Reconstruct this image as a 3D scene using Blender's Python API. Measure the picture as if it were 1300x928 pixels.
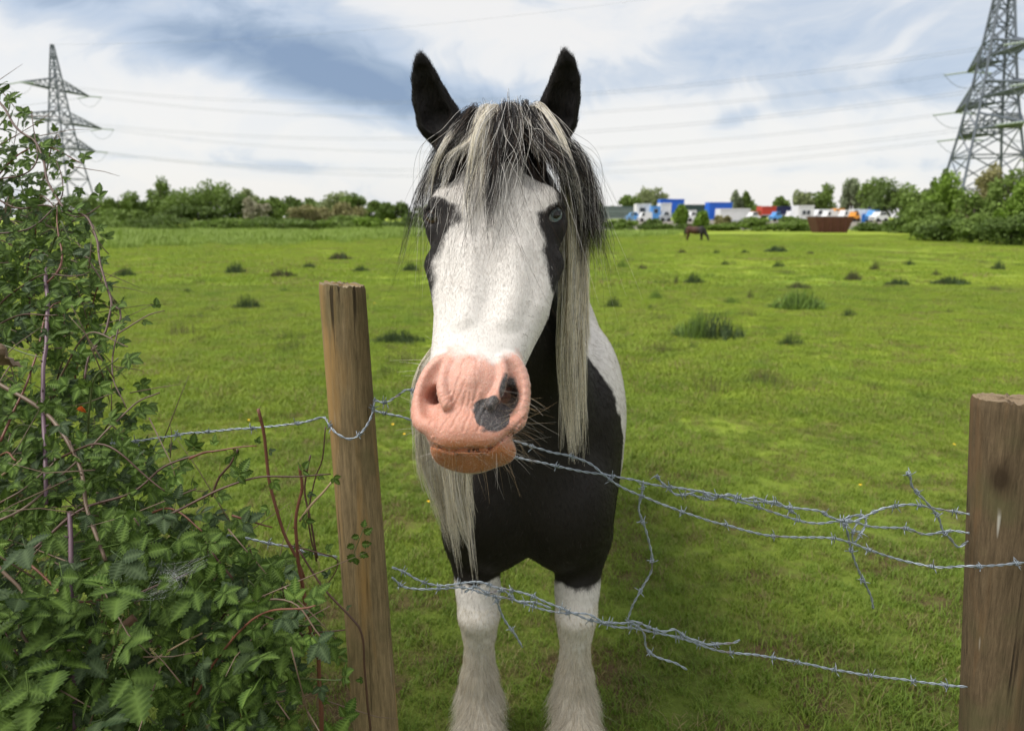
import bpy, bmesh, math, random
import numpy as np
from math import radians as R, sin, cos, pi
from mathutils import Vector, Matrix
SC = bpy.context.scene
for o in list(bpy.data.objects): bpy.data.objects.remove(o)
COL = SC.collection
FAST_HAIR = 1.0
# ------------------------------------------------------------------ camera
PITCH = R(9.75); FPX = 867.0; CX0, CY0 = 650.0, 425.0; CAMZ = 1.5
cam = bpy.data.cameras.new('camera'); camo = bpy.data.objects.new('camera', cam); COL.objects.link(camo)
cam.sensor_fit = 'HORIZONTAL'; cam.sensor_width = 36; cam.lens = 36 * FPX / 1300
cam.shift_y = (CY0 - 464) / 1300
cam.clip_start = .05; cam.clip_end = 5000
cam.dof.use_dof = True; cam.dof.focus_distance = 1.25; cam.dof.aperture_fstop = 4.5
camo.location = (0, 0, CAMZ); camo.rotation_euler = (pi / 2 - PITCH, 0, 0)
SC.camera = camo
# ------------------------------------------------------------------ colour management
SC.view_settings.view_transform = 'Standard'; SC.view_settings.look = 'None'
SC.view_settings.exposure = 0.55; SC.view_settings.gamma = 1; SC.view_settings.use_curve_mapping = False
# ------------------------------------------------------------------ sun and sky
SUN_EL, SUN_AZ = R(57), R(-108)         # azimuth measured from +Y towards +X: high, from the left
sl = bpy.data.lights.new('sun', 'SUN'); so = bpy.data.objects.new('sun', sl); COL.objects.link(so)
sl.energy = 2.45; sl.angle = R(32); sl.color = (1, .95, .88)
sd = Vector((sin(SUN_AZ) * cos(SUN_EL), cos(SUN_AZ) * cos(SUN_EL), sin(SUN_EL)))
so.rotation_euler = sd.to_track_quat('Z', 'Y').to_euler(); so.location = sd * 50

class NT:
    """tiny node-tree helper"""
    def __init__(s, tree): s.t = tree; s.n = tree.nodes; s.l = tree.links
    def node(s, typ, **kw):
        n = s.n.new(typ); ins = kw.pop('ins', {})
        for k, v in kw.items(): setattr(n, k, v)
        for k, v in ins.items(): s.put(n, k, v)
        return n
    def put(s, n, k, v):
        sock = n.inputs[k]
        if isinstance(v, bpy.types.NodeSocket): s.l.new(v, sock)
        elif isinstance(v, bpy.types.Node): s.l.new(v.outputs[0], sock)
        else:
            if isinstance(v, (tuple, list)) and len(v) == 3 and sock.type == 'RGBA': v = (*v, 1)
            sock.default_value = v
    def math(s, op, a, b=0.0, c=None, clamp=False):
        n = s.node('ShaderNodeMath', operation=op, use_clamp=clamp); s.put(n, 0, a); s.put(n, 1, b)
        if c is not None: s.put(n, 2, c)
        return n.outputs[0]
    def noise(s, vec, scale, detail=4, rough=.5, dist=0):
        n = s.node('ShaderNodeTexNoise'); n.inputs['Scale'].default_value = scale; n.inputs['Detail'].default_value = detail
        n.inputs['Roughness'].default_value = rough; n.inputs['Distortion'].default_value = dist
        if vec is not None: s.put(n, 'Vector', vec)
        return n.outputs['Fac']
    def ramp(s, fac, stops, interp='LINEAR'):
        n = s.node('ShaderNodeValToRGB'); n.color_ramp.interpolation = interp; e = n.color_ramp.elements
        while len(e) < len(stops): e.new(.5)
        for i, (p, c) in enumerate(stops):
            e[i].position = p; e[i].color = (c, c, c, 1) if isinstance(c, (int, float)) else (*c, 1)
        s.put(n, 0, fac); return n.outputs[0]
    def mix(s, fac, a, b, blend='MIX'):
        n = s.node('ShaderNodeMix', data_type='RGBA', blend_type=blend)
        s.put(n, 0, fac); s.put(n, 6, a); s.put(n, 7, b); return n.outputs[2]
    def mixf(s, fac, a, b):
        n = s.node('ShaderNodeMix', data_type='FLOAT'); s.put(n, 0, fac); s.put(n, 2, a); s.put(n, 3, b); return n.outputs[0]
    def mapping(s, vec, scale=(1, 1, 1), rot=(0, 0, 0), loc=(0, 0, 0)):
        n = s.node('ShaderNodeMapping'); s.put(n, 0, vec)
        n.inputs['Scale'].default_value = scale; n.inputs['Rotation'].default_value = rot; n.inputs['Location'].default_value = loc
        return n.outputs[0]

world = bpy.data.worlds.new('World'); SC.world = world; world.use_nodes = True
w = NT(world.node_tree); w.n.clear()
sky = w.node('ShaderNodeTexSky', sky_type='NISHITA'); sky.sun_disc = False
sky.sun_elevation = SUN_EL; sky.sun_rotation = SUN_AZ; sky.air_density = 1.0; sky.dust_density = 1.5
tc = w.node('ShaderNodeTexCoord')
sep = w.node('ShaderNodeSeparateXYZ', ins={0: tc.outputs['Generated']})
gx, gy, gz = sep.outputs
az = w.math('ARCTAN2', gx, gy); el = w.math('ARCSINE', gz)
# cloud noise, long and flat, warped
pv = w.node('ShaderNodeCombineXYZ', ins={0: w.math('MULTIPLY', az, 1.0), 1: w.math('MULTIPLY', el, 2.0), 2: 0.0})
wn = w.node('ShaderNodeTexNoise', ins={'Vector': pv.outputs[0], 'Scale': 2.2, 'Detail': 3.0})
warp = w.node('ShaderNodeVectorMath', operation='MULTIPLY_ADD'); w.put(warp, 0, wn.outputs['Color']); warp.inputs[1].default_value = (.55, .45, 0); w.put(warp, 2, pv.outputs[0])
n1 = w.noise(warp.outputs[0], 2.6, 7, .55); n2 = w.noise(w.mapping(warp.outputs[0], loc=(3, 7, 0)), 6.0, 7, .62)
def blob(a0, e0, sa, se, rot=0.0, amp=1.0):
    """soft elliptical cloud mass at azimuth a0, elevation e0 (degrees)"""
    da = w.math('SUBTRACT', az, R(a0)); de = w.math('SUBTRACT', el, R(e0)); c, s_ = cos(R(rot)), sin(R(rot))
    u = w.math('ADD', w.math('MULTIPLY', da, c), w.math('MULTIPLY', de, s_)); v = w.math('SUBTRACT', w.math('MULTIPLY', de, c), w.math('MULTIPLY', da, s_))
    u = w.math('DIVIDE', u, R(sa)); v = w.math('DIVIDE', v, R(se))
    q = w.math('ADD', w.math('MULTIPLY', u, u), w.math('MULTIPLY', v, v))
    return w.math('MULTIPLY', w.math('EXPONENT', w.math('MULTIPLY', q, -1.0)), amp)
#SKYBLOBS
dark = blob(-10, 9.8, 11, 2.3, -12, .80)
for b in ((-23, 12.2, 12, 2.4, -8, .72), (-12, 14, 9, 1.6, -6, .25), (7, 10.2, 9, 2.4, 10, .55), (18, 12.2, 9, 2.6, 4, .36), (33, 13, 9, 4, 0, .30), (27, 9.0, 6, 1.4, 0, .22),
          (18, 7.6, 2.6, .8, 15, .38), (9, 5.2, 1.8, .6, 20, .25), (-30, 4.4, 10, .6, 2, .25), (-17, 4.0, 8, .5, 0, .22), (22, 3.6, 14, .5, 0, .16), (-38, 10, 8, 2, 0, .28), (-30, 16.5, 14, 2.0, 0, .35), (-5, 24, 60, 6, 0, .25), (0, 45, 90, 16, 0, .30)):
    dark = w.math('ADD', dark, blob(*b))
dark = w.math('ADD', dark, w.math('MULTIPLY', w.math('SUBTRACT', n1, .50), 1.5))
dark = w.math('ADD', dark, w.math('MULTIPLY', w.math('SUBTRACT', n2, .47), 1.35))
cl = w.ramp(dark, [(0.0, (.80, .785, .765)), (.20, (.75, .755, .76)), (.38, (.57, .62, .69)), (.55, (.47, .545, .655)), (.8, (.30, .38, .50)), (1.0, (.215, .295, .43))])
SKY_STRENGTH = .12
cl10 = w.node('ShaderNodeVectorMath', operation='SCALE'); w.put(cl10, 0, cl); cl10.inputs['Scale'].default_value = .80 / SKY_STRENGTH
both = w.mix(.90, sky.outputs[0], cl10.outputs[0])
bg = w.node('ShaderNodeBackground', ins={'Color': both, 'Strength': SKY_STRENGTH})
w.node('ShaderNodeOutputWorld', ins={0: bg.outputs[0]})
SC.cycles.max_bounces = 8; SC.cycles.transparent_max_bounces = 12
SC.cycles.use_denoising = True

# ------------------------------------------------------------------ helpers
def mat(name):
    m = bpy.data.materials.new(name); m.use_nodes = True
    t = NT(m.node_tree); b = t.n.get('Principled BSDF'); return m, t, b
def plain(name, col, rough=.7, var=.15, scale=20, metal=0.0, bump=0.0, spec=.5):
    """a procedural material: base colour mottled by noise, with optional bump"""
    m, t, b = mat(name); tc = t.node('ShaderNodeTexCoord').outputs['Object']
    n = t.noise(tc, scale, 5)
    c = t.mix(n, tuple(max(0, x * (1 - var)) for x in col), tuple(min(1, x * (1 + var)) for x in col))
    t.put(b, 'Base Color', c); b.inputs['Roughness'].default_value = rough; b.inputs['Metallic'].default_value = metal
    b.inputs['Specular IOR Level'].default_value = spec
    if bump:
        bn = t.node('ShaderNodeBump', ins={'Strength': bump, 'Height': n}); bn.inputs['Distance'].default_value = .01
        t.put(b, 'Normal', bn.outputs[0])
    return m
def tag(o, label=None, cat=None, group=None, kind=None):
    for k, v in (('label', label), ('category', cat), ('group', group), ('kind', kind)):
        if v: o[k] = v
    return o
def mesh_obj(name, verts, faces, material=None, parent=None, smooth=False, loc=None):
    me = bpy.data.meshes.new(name); me.from_pydata([tuple(map(float, v)) for v in verts] if not isinstance(verts, np.ndarray) else verts.tolist(), [], faces if isinstance(faces, list) else faces.tolist())
    if material is not None:
        for m in (material if isinstance(material, (list, tuple)) else [material]): me.materials.append(m)
    o = bpy.data.objects.new(name, me); COL.objects.link(o)
    if smooth: me.shade_smooth()
    if parent is not None: o.parent = parent
    if loc is not None: o.location = loc
    return o
def empty(name, loc=(0, 0, 0), rz=0.0, **kw):
    o = bpy.data.objects.new(name, None); COL.objects.link(o); o.location = loc; o.rotation_euler = (0, 0, rz); o.empty_display_size = .1
    tag(o, kw.get('label'), kw.get('cat'), kw.get('group'), kw.get('kind')); return o
def kids(o): return [c for c in bpy.data.objects if c.parent == o]
def ray(px, py):
    """direction through a photograph pixel, scaled to one metre of forward distance"""
    xc, yc = (px - CX0) / FPX, (CY0 - py) / FPX
    y = cos(PITCH) + yc * sin(PITCH)
    return np.array([xc / y, 1.0, (-sin(PITCH) + yc * cos(PITCH)) / y])
def at(px, py, Y): return np.array([0, 0, CAMZ]) + ray(px, py) * Y
def on_ground(px, py, g=0.0):
    r = ray(px, py); t = (g - CAMZ) / r[2]; return np.array([r[0] * t, t, g])
_rs = np.random.RandomState(5)
_HT = _rs.rand(4096).astype(np.float32)
def vnoise(p, scale=1.0, seed=0):
    """value noise in numpy, -1..1"""
    p = np.asarray(p, np.float32) * scale + 1000.0 + seed * 17.3; i = np.floor(p).astype(np.int64); f = p - i; f = f * f * (3 - 2 * f); out = 0
    for dx in (0, 1):
        for dy in (0, 1):
            for dz in (0, 1):
                h = _HT[((i[:, 0] + dx) * 73856093 ^ (i[:, 1] + dy) * 19349663 ^ (i[:, 2] + dz) * 83492791) & 4095]
                out = out + h * np.where(dx, f[:, 0], 1 - f[:, 0]) * np.where(dy, f[:, 1], 1 - f[:, 1]) * np.where(dz, f[:, 2], 1 - f[:, 2])
    return out * 2 - 1
def tube_mesh(path, radii, sides=6, cap=True):
    """verts, faces of a tube along a path"""
    P = np.asarray(path, float); n = len(P); T = np.gradient(P, axis=0); T /= np.linalg.norm(T, axis=1)[:, None] + 1e-12
    up = np.array([0, 0, 1.0]) if abs(T[0, 2]) < .9 else np.array([1.0, 0, 0])
    V = []; radii = np.broadcast_to(radii, (n,))
    N = np.cross(T[0], up); N /= np.linalg.norm(N)
    for i in range(n):
        N = N - T[i] * N.dot(T[i]); N /= np.linalg.norm(N) + 1e-12; B = np.cross(T[i], N)
        for k in range(sides):
            a = 2 * pi * k / sides; V.append(P[i] + (N * cos(a) + B * sin(a)) * radii[i])
    F = [(i * sides + k, i * sides + (k + 1) % sides, (i + 1) * sides + (k + 1) % sides, (i + 1) * sides + k) for i in range(n - 1) for k in range(sides)]
    if cap: F += [tuple(range(sides - 1, -1, -1)), tuple((n - 1) * sides + k for k in range(sides))]
    return V, F
class MB:
    """collects shapes into one mesh"""
    def __init__(s): s.v = []; s.f = []
    def add(s, V, F): b = len(s.v); s.v += [tuple(map(float, v)) for v in V]; s.f += [tuple(int(i) + b for i in f) for f in F]; return s
    def tube(s, path, radii, sides=6): return s.add(*tube_mesh(path, radii, sides))
    def box(s, c, d, rz=0.0, rot=None):
        M = Matrix.Rotation(rz, 3, 'Z') if rot is None else rot
        V = [Vector(c) + M @ Vector((x * d[0] / 2, y * d[1] / 2, z * d[2] / 2)) for x in (-1, 1) for y in (-1, 1) for z in (-1, 1)]
        return s.add(V, [(0, 1, 3, 2), (4, 6, 7, 5), (0, 4, 5, 1), (2, 3, 7, 6), (0, 2, 6, 4), (1, 5, 7, 3)])
    def build(s, name, m=None, parent=None, smooth=False): return mesh_obj(name, s.v, s.f, m, parent, smooth)
def curves_obj(name, P, radius, colors, material, parent=None):
    """P: (n, k, 3) hair strands, radius (n,k) or (k,), colors (n,3)"""
    n, k, _ = P.shape; hc = bpy.data.hair_curves.new(name); hc.add_curves([k] * n)
    hc.points.foreach_set('position', P.astype(np.float32).ravel())
    r = hc.attributes.get('radius') or hc.attributes.new('radius', 'FLOAT', 'POINT')
    r.data.foreach_set('value', np.broadcast_to(radius, (n, k)).astype(np.float32).ravel())
    c = hc.attributes.new('hair_color', 'FLOAT_COLOR', 'CURVE'); cc = np.ones((n, 4), np.float32); cc[:, :3] = colors
    c.data.foreach_set('color', cc.ravel()); hc.materials.append(material)
    o = bpy.data.objects.new(name, hc); COL.objects.link(o)
    if parent is not None: o.parent = parent
    return o
# ================================================================== THE FIELD
def grass_cols(t, pos):
    """shared ground colouring: patches of yellow-green, mid green and a little bare earth, in world space"""
    big = t.noise(t.mapping(pos, scale=(.16, .10, 0)), 1.0, 5, .6); mid = t.noise(t.mapping(pos, scale=(1, 1, 0)), 1.3, 5, .62); fine = t.noise(pos, 22, 4, .6)
    sep = t.node('ShaderNodeSeparateXYZ', ins={0: pos})
    a = t.mix(t.ramp(mid, [(.30, 0.0), (.68, 1.0)]), (.20, .325, .036), (.385, .485, .05))
    a = t.mix(t.ramp(big, [(.38, 0.0), (.62, 1.0)]), a, (.185, .245, .028)) if False else t.mix(t.math('MULTIPLY', t.ramp(big, [(.36, 0.0), (.64, 1.0)]), .65), a, (.46, .545, .06))
    near = t.ramp(t.math('DIVIDE', sep.outputs[1], 20.0), [(.08, 1.0), (.15, .6), (.35, .0)])
    a = t.mix(near, a, t.mix(mid, (.070, .145, .020), (.185, .270, .032)))  # worn green near the camera, also darkened in colour to imitate vignetting
    a = t.mix(t.math('MULTIPLY', t.math('SUBTRACT', fine, .3), .8, clamp=True), a, (.12, .20, .022))
    mot = t.math('ADD', t.noise(t.mapping(pos, loc=(9, 4, 0)), 5.5, 5, .7), t.math('MULTIPLY', t.noise(pos, 1.9, 3, .6), .6)); a = t.mix(t.ramp(mot, [(.62, .50), (.80, 0.0)]), a, (.045, .085, .014)); a = t.mix(t.ramp(t.noise(t.mapping(pos, loc=(2, 8, 0)), 3.3, 6, .75), [(.60, 0.0), (.72, .55)]), a, (.16, .125, .05))
    return a, mid, near, sep
mG, t, b = mat('pasture'); pos = t.node('ShaderNodeNewGeometry').outputs['Position']
a, mid, near, sep = grass_cols(t, pos)
earth = t.ramp(t.noise(t.mapping(pos, loc=(5, 2, 0)), 2.6, 6, .65), [(.47, 0.0), (.60, 1.0)])
earth = t.math('MULTIPLY', earth, t.ramp(t.math('DIVIDE', sep.outputs[1], 20.0), [(.09, .95), (.35, .35), (1.0, .12)]))
a = t.mix(t.mixf(near, .10, .40), a, (.085, .062, .024)); a = t.mix(earth, a, t.mix(t.noise(pos, 60, 4), (.05, .032, .016), (.15, .10, .055)))
t.put(b, 'Base Color', a); b.inputs['Roughness'].default_value = .9; b.inputs['Specular IOR Level'].default_value = .15
h = t.math('ADD', t.noise(pos, 14, 6, .7), t.noise(pos, 70, 3, .6)); bn = t.node('ShaderNodeBump', ins={'Strength': .7, 'Height': h}); bn.inputs['Distance'].default_value = .03; t.put(b, 'Normal', bn.outputs[0])
def gz_(x, y):
    x = np.asarray(x, float); y = np.asarray(y, float)
    return .03 * np.sin(x * .31 + 1) * np.sin(y * .23) * np.clip((y - 3) / 10, 0, 1) + .012 * np.sin(x * 1.9 + y * .7) * np.clip((y - 2) / 4, 0, 1)
xs = np.concatenate([-np.geomspace(2500, 12, 26), np.linspace(-11, 11, 60), np.geomspace(12, 2500, 26)]); ys = np.concatenate([[-40, -15, -5], np.linspace(-1, 14, 60), np.geomspace(14.5, 3000, 60)])
X, Y = np.meshgrid(xs, ys); Z = gz_(X, Y) * (Y < 90); V = np.stack([X, Y, Z], -1).reshape(-1, 3); nx = len(xs)
Fq = [(j * nx + i, j * nx + i + 1, (j + 1) * nx + i + 1, (j + 1) * nx + i) for j in range(len(ys) - 1) for i in range(nx - 1)]
ground = mesh_obj('ground', V, Fq, mG, smooth=True); tag(ground, 'short grazed pasture running back to the hedges', kind='structure')
# ---- turf made of real blades: one scattered stuff object
mB, t, b = mat('grass blades'); pos = t.node('ShaderNodeNewGeometry').outputs['Position']; oi = t.node('ShaderNodeObjectInfo')
a, mid, near, sep = grass_cols(t, pos); a = t.mix(.35, a, t.mix(oi.outputs['Random'], (.11, .21, .02), (.30, .34, .05)))
a = t.mix(t.ramp(oi.outputs['Random'], [(.89, 0.0), (.91, .8)]), a, (.26, .20, .10))
t.put(b, 'Base Color', a); b.inputs['Roughness'].default_value = .55; b.inputs['Specular IOR Level'].default_value = .3
tr = t.node('ShaderNodeBsdfTranslucent', ins={'Color': a}); mx = t.node('ShaderNodeMixShader', ins={0: .3, 1: b, 2: tr}); t.n['Material Output']; t.l.new(mx.outputs[0], t.n['Material Output'].inputs[0])
def blades(rs, n, rad, h, wd, lean=.5, seg=3, power=.5):
    V = []; F = []
    r = rad * rs.rand(n) ** power; th = rs.rand(n) * 6.283; hh = h * rs.uniform(.45, 1.2, n)
    for i in range(n):
        c = np.array([r[i] * cos(th[i]), r[i] * sin(th[i]), 0]); d = rs.rand() * 6.283; out = np.array([cos(d), sin(d), 0]); sd_ = np.array([-sin(d), cos(d), 0]); ln = lean * rs.uniform(.2, 1.3) * hh[i]; w_ = wd * rs.uniform(.6, 1.3)
        b0 = len(V)
        for k in range(seg):
            u = k / seg; p = c + out * ln * u ** 1.8 + np.array([0, 0, hh[i] * (u - .18 * u * u * lean)]); V += [p - sd_ * w_ * (1 - u * .6) / 2, p + sd_ * w_ * (1 - u * .6) / 2]
        V.append(c + out * ln + np.array([0, 0, hh[i] * (1 - .18 * lean)]))
        F += [(b0 + 2 * k, b0 + 2 * k + 1, b0 + 2 * k + 3, b0 + 2 * k + 2) for k in range(seg - 1)] + [(b0 + 2 * seg - 2, b0 + 2 * seg - 1, b0 + 2 * seg)]
    return V, F
tuftcol = bpy.data.collections.new('tuft sources')   # not linked to the scene: only instanced
def source(name, V, F, m):
    me = bpy.data.meshes.new(name); me.from_pydata([tuple(v) for v in V], [], F); me.materials.append(m); o = bpy.data.objects.new(name, me); tuftcol.objects.link(o); return o
def scatter(name, P, S, sources, label, kind='stuff'):
    """vertices with a random turn, a size and a variant, instanced by geometry nodes"""
    me = bpy.data.meshes.new(name); me.from_pydata(P.tolist(), [], []); n = len(P); r = np.random.RandomState(n)
    for nm, typ, v in (('turn', 'FLOAT', r.rand(n) * 6.283), ('size', 'FLOAT', S), ('variant', 'INT', r.randint(0, len(sources), n))):
        me.attributes.new(nm, typ, 'POINT').data.foreach_set('value', v.astype(np.int32 if typ == 'INT' else np.float32))
    o = bpy.data.objects.new(name, me); COL.objects.link(o); tag(o, label, kind=kind)
    ng = bpy.data.node_groups.new(name, 'GeometryNodeTree'); ng.interface.new_socket('Geometry', in_out='INPUT', socket_type='NodeSocketGeometry'); ng.interface.new_socket('Geometry', in_out='OUTPUT', socket_type='NodeSocketGeometry')
    N = ng.nodes; L = ng.links; gi = N.new('NodeGroupInput'); go = N.new('NodeGroupOutput'); ip = N.new('GeometryNodeInstanceOnPoints'); g2 = N.new('GeometryNodeJoinGeometry') if False else N.new('GeometryNodeGeometryToInstance')
    for s_ in reversed(sources):
        oi_ = N.new('GeometryNodeObjectInfo'); oi_.inputs['Object'].default_value = s_; oi_.inputs['As Instance'].default_value = True; L.new(oi_.outputs['Geometry'], g2.inputs[0])
    def attr(nm, typ): a_ = N.new('GeometryNodeInputNamedAttribute'); a_.data_type = typ; a_.inputs['Name'].default_value = nm; return a_.outputs['Attribute']
    cx = N.new('ShaderNodeCombineXYZ'); L.new(attr('turn', 'FLOAT'), cx.inputs[2]); L.new(gi.outputs[0], ip.inputs['Points']); L.new(g2.outputs[0], ip.inputs['Instance']); ip.inputs['Pick Instance'].default_value = True
    L.new(attr('variant', 'INT'), ip.inputs['Instance Index']); e2r = N.new('FunctionNodeEulerToRotation'); L.new(cx.outputs[0], e2r.inputs[0]); L.new(e2r.outputs[0], ip.inputs['Rotation']); L.new(attr('size', 'FLOAT'), ip.inputs['Scale']); L.new(ip.outputs[0], go.inputs[0])
    md = o.modifiers.new('scatter', 'NODES'); md.node_group = ng; return o
rs = np.random.RandomState(3)
src_n = [source('turf tuft', *blades(rs, 22, .045, .034, .0032, .9), mB) for _ in range(5)]
src_m = [source('turf tuft', *blades(rs, 60, .13, .042, .007, .8, 2), mB) for _ in range(4)]
src_f = [source('turf tuft', *blades(rs, 90, .45, .05, .022, .7, 2), mB) for _ in range(3)]
def frustum_pts(rs, y0, y1, dens, side=.86, mg=.5):
    A = side * (y1 ** 2 - y0 ** 2) + mg * 2 * (y1 - y0); n = int(A * dens); y = np.sqrt(rs.uniform(y0 ** 2, y1 ** 2, n)); x = rs.uniform(-1, 1, n) * (side * y + mg); return np.stack([x, y, gz_(x, y)], 1)
def keep_pts(P, f, s, thr, soft):
    v = vnoise(P * np.array([1, 1, 0]), f, s); return v + soft * np.random.RandomState(1).randn(len(P)) > thr
Pn = frustum_pts(rs, 1.25, 5.5, 900); Pn = Pn[keep_pts(Pn, 1.9, 3, -.80, .25)]; Sn = rs.uniform(.5, 1.25, len(Pn)) * (1 + .45 * vnoise(Pn, .9, 8))
Pm = frustum_pts(rs, 5.0, 15, 230); Sm = rs.uniform(.5, 1.2, len(Pm)) * (1 + .5 * vnoise(Pm, .5, 8))
Pf = frustum_pts(rs, 14, 60, 13); Sf = rs.uniform(.5, 1.2, len(Pf)) * (1 + .5 * vnoise(Pf, .25, 8))
scatter('turf', Pn, Sn, src_n, 'short thin grass blades of the near pasture')
scatter('turf', Pm, Sm, src_m, 'short grass of the middle of the pasture'); scatter('turf', Pf, Sf, src_f, 'short grass of the far pasture')
# ---- rank grass along the far left edge
mT = plain('rank grass', (.24, .34, .055), .6, .5, 2.0); mTd = plain('dark weed', (.040, .072, .018), .7, .5, 9.0); mTb = plain('dry weed', (.095, .080, .038), .8, .4, 9.0); mTl = plain('lush tuft', (.17, .28, .035), .6, .4, 7.0)
src_t = [source('rank tuft', *blades(rs, 160, 1.3, .75, .05, .5, 2), mT) for _ in range(3)]
P = []
for _ in range(2400):
    y = 30 + 62 * rs.rand() ** .8; x = rs.uniform(-.85, .02) * y
    lim = np.interp(x / y, [-.85, -.6, -.3, -.12, 0], [29, 33, 40, 52, 62])
    if y > lim + rs.randn() * 3: P.append((x, y, float(gz_(x, y))))
for _ in range(260):
    y = rs.uniform(50, 66); x = y * rs.uniform(.10, .27)
    if y > 44 + (x / y - .10) * 120 + rs.randn() * 2: P.append((x, y, 0))
P = np.array(P); scatter('rank_grass', P, rs.uniform(.25, 1.0, len(P)) * (.75 + .5 * vnoise(P, .15, 4)), src_t, 'tall rough grass along the far left edge of the pasture')
# ---- weed clumps standing in the pasture: (px, py of the foot, width px, height px, look, label)
clumps = [(896, 430, 92, 34, 'ld', 'largest dark green grass tussock, bright on its left side, right of the horse'),
 (1003, 439, 36, 18, 'd', 'dark ragged weed clump between the large tussock and the right post'), (878, 446, 22, 12, 'd', 'small dark weed just below the large tussock'),
 (1010, 392, 72, 24, 'l', 'bright green grassy clump behind the large tussock, widest of the lush ones'), (1012, 368, 34, 10, 'b', 'brownish flat clump right behind the bright grassy one'),
 (1076, 402, 22, 13, 'd', 'round dark tuft alone right of the bright grassy clump'), (880, 360, 28, 14, 'd', 'compact dark green clump above the large tussock'),
 (858, 360, 10, 14, 'b', 'thin brown weed stalks beside a compact dark clump'), (927, 386, 26, 9, 'l', 'low bright green tuft left of the widest lush clump'), (952, 379, 12, 13, 'b', 'little brown upright weed above the low bright tuft'),
 (831, 381, 20, 13, 'l', 'bright green tuft close to the right of the mane'), (777, 392, 24, 16, 'd', 'dark green tuft touching the pale mane'), (826, 393, 14, 7, 'd', 'tiny dark tuft in front of a bright one near the mane'),
 (1082, 357, 24, 13, 'b', 'grey brown weed clump in the middle distance, tallest there'), (1138, 363, 32, 9, 'd', 'flat dark weed clump right of the grey brown one'), (1205, 361, 50, 10, 'd', 'wide flat dark weed clump towards the right hedge'),
 (1188, 352, 14, 9, 'b', 'small brown weed behind the wide flat clump'), (1266, 344, 18, 12, 'd', 'dark tuft nearest the right edge of the picture'), (1110, 345, 14, 13, 'b', 'brown upright weed before the rusty skip'),
 (1154, 338, 14, 7, 'd', 'small dark tuft in line with the van row'), (984, 320, 30, 8, 'd', 'long low dark clump far out before the bank'), (1028, 323, 12, 5, 'b', 'tiny brown weed right of the long low clump'),
 (988, 339, 16, 8, 'd', 'small dark clump halfway to the bank'), (920, 337, 12, 7, 'd', 'small dark clump in front of the grazing pony'), (909, 322, 10, 6, 'd', 'tiny dark clump just below the grazing pony'),
 (865, 322, 12, 6, 'b', 'tiny brown clump left of the grazing pony'), (815, 341, 14, 7, 'b', 'brown tuft on bare soil left of the pony'), (945, 322, 14, 5, 'd', 'tiny flat clump far right of the pony'),
 (312, 392, 38, 17, 'd', 'dark weed clump left of the left post, nearest there'), (298, 348, 28, 14, 'd', 'dark tuft on the left behind the nearest clump'), (357, 353, 34, 10, 'b', 'long brownish clump in front of the left trees'),
 (430, 330, 30, 9, 'b', 'low brown clump right above the left post'), (457, 345, 22, 8, 'd', 'dark clump just right of the left post top'), (392, 342, 20, 8, 'd', 'dark tuft just left of the left post top'),
 (500, 436, 70, 16, 'd', 'long dark weed patch between the left post and the muzzle'), (158, 352, 26, 12, 'd', 'dark clump seen at the edge of the bramble bush'), (238, 372, 16, 7, 'd', 'small dark clump standing alone on the left pasture'),
 (360, 372, 20, 7, 'l', 'pale tuft a little above the nearest left clump'), (520, 345, 22, 12, 'd', 'dark clump behind the tip of the forelock'), (790, 340, 16, 12, 'l', 'lush tuft touching the right tip of the forelock'),
 (925, 468, 14, 8, 'b', 'tiny dry weed below the large tussock'), (1204, 398, 12, 7, 'b', 'tiny dry weed far right beyond the post')]
MATS = {'d': mTd, 'b': mTb, 'l': mTl}
for px, py, wp, hp, look, lab in clumps:
    c = on_ground(px, py); sc_ = c[1] / FPX * 1.03; rad = wp * sc_ / 2; h = hp * sc_ * 1.05; c[2] = float(gz_(c[0], c[1])) - .01
    root = empty('weed_clump', tuple(c), label=lab, cat='weed clump', group='weed clumps dotted over the pasture')
    sub = [('d', 1)] if look == 'd' else [('b', .7), ('d', .3)] if look == 'b' else [('l', .7), ('d', .3)] if look == 'l' else [('d', .6), ('l', .5)]
    for kx, wgt in sub:
        V, F = blades(rs, int(np.clip(wp * 16, 160, 1300) * wgt), 1.0, h * 1.1, max(.004, sc_ * 1.6), .8, 3, .6); V = np.array(V)
        ctr = V[:, :2].copy(); b0 = 0
        V[:, 0] = V[:, 0] * rad; V[:, 1] = V[:, 1] * rad * .55
        if look == 'ld' and kx == 'l': V[:, 0] = V[:, 0] * .5 - rad * .45; V[:, 2] *= 1.15
        V[:, 2] *= np.clip(1.25 - .8 * np.sqrt((V[:, 0] / rad) ** 2 + (V[:, 1] / rad / .55) ** 2), .25, 1) * np.clip(1 + .75 * vnoise(V * np.array([1, 1, 0]), 3.2 / rad, 2), .2, 2)
        V[:, 0] += rad * .28 * vnoise(V * np.array([1, 1, 0]), 1.6 / rad, 6); V[:, 1] += rad * .2 * vnoise(V * np.array([1, 1, 0]), 1.6 / rad, 7)
        mesh_obj('foliage', V, F, MATS[kx], root)
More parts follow.
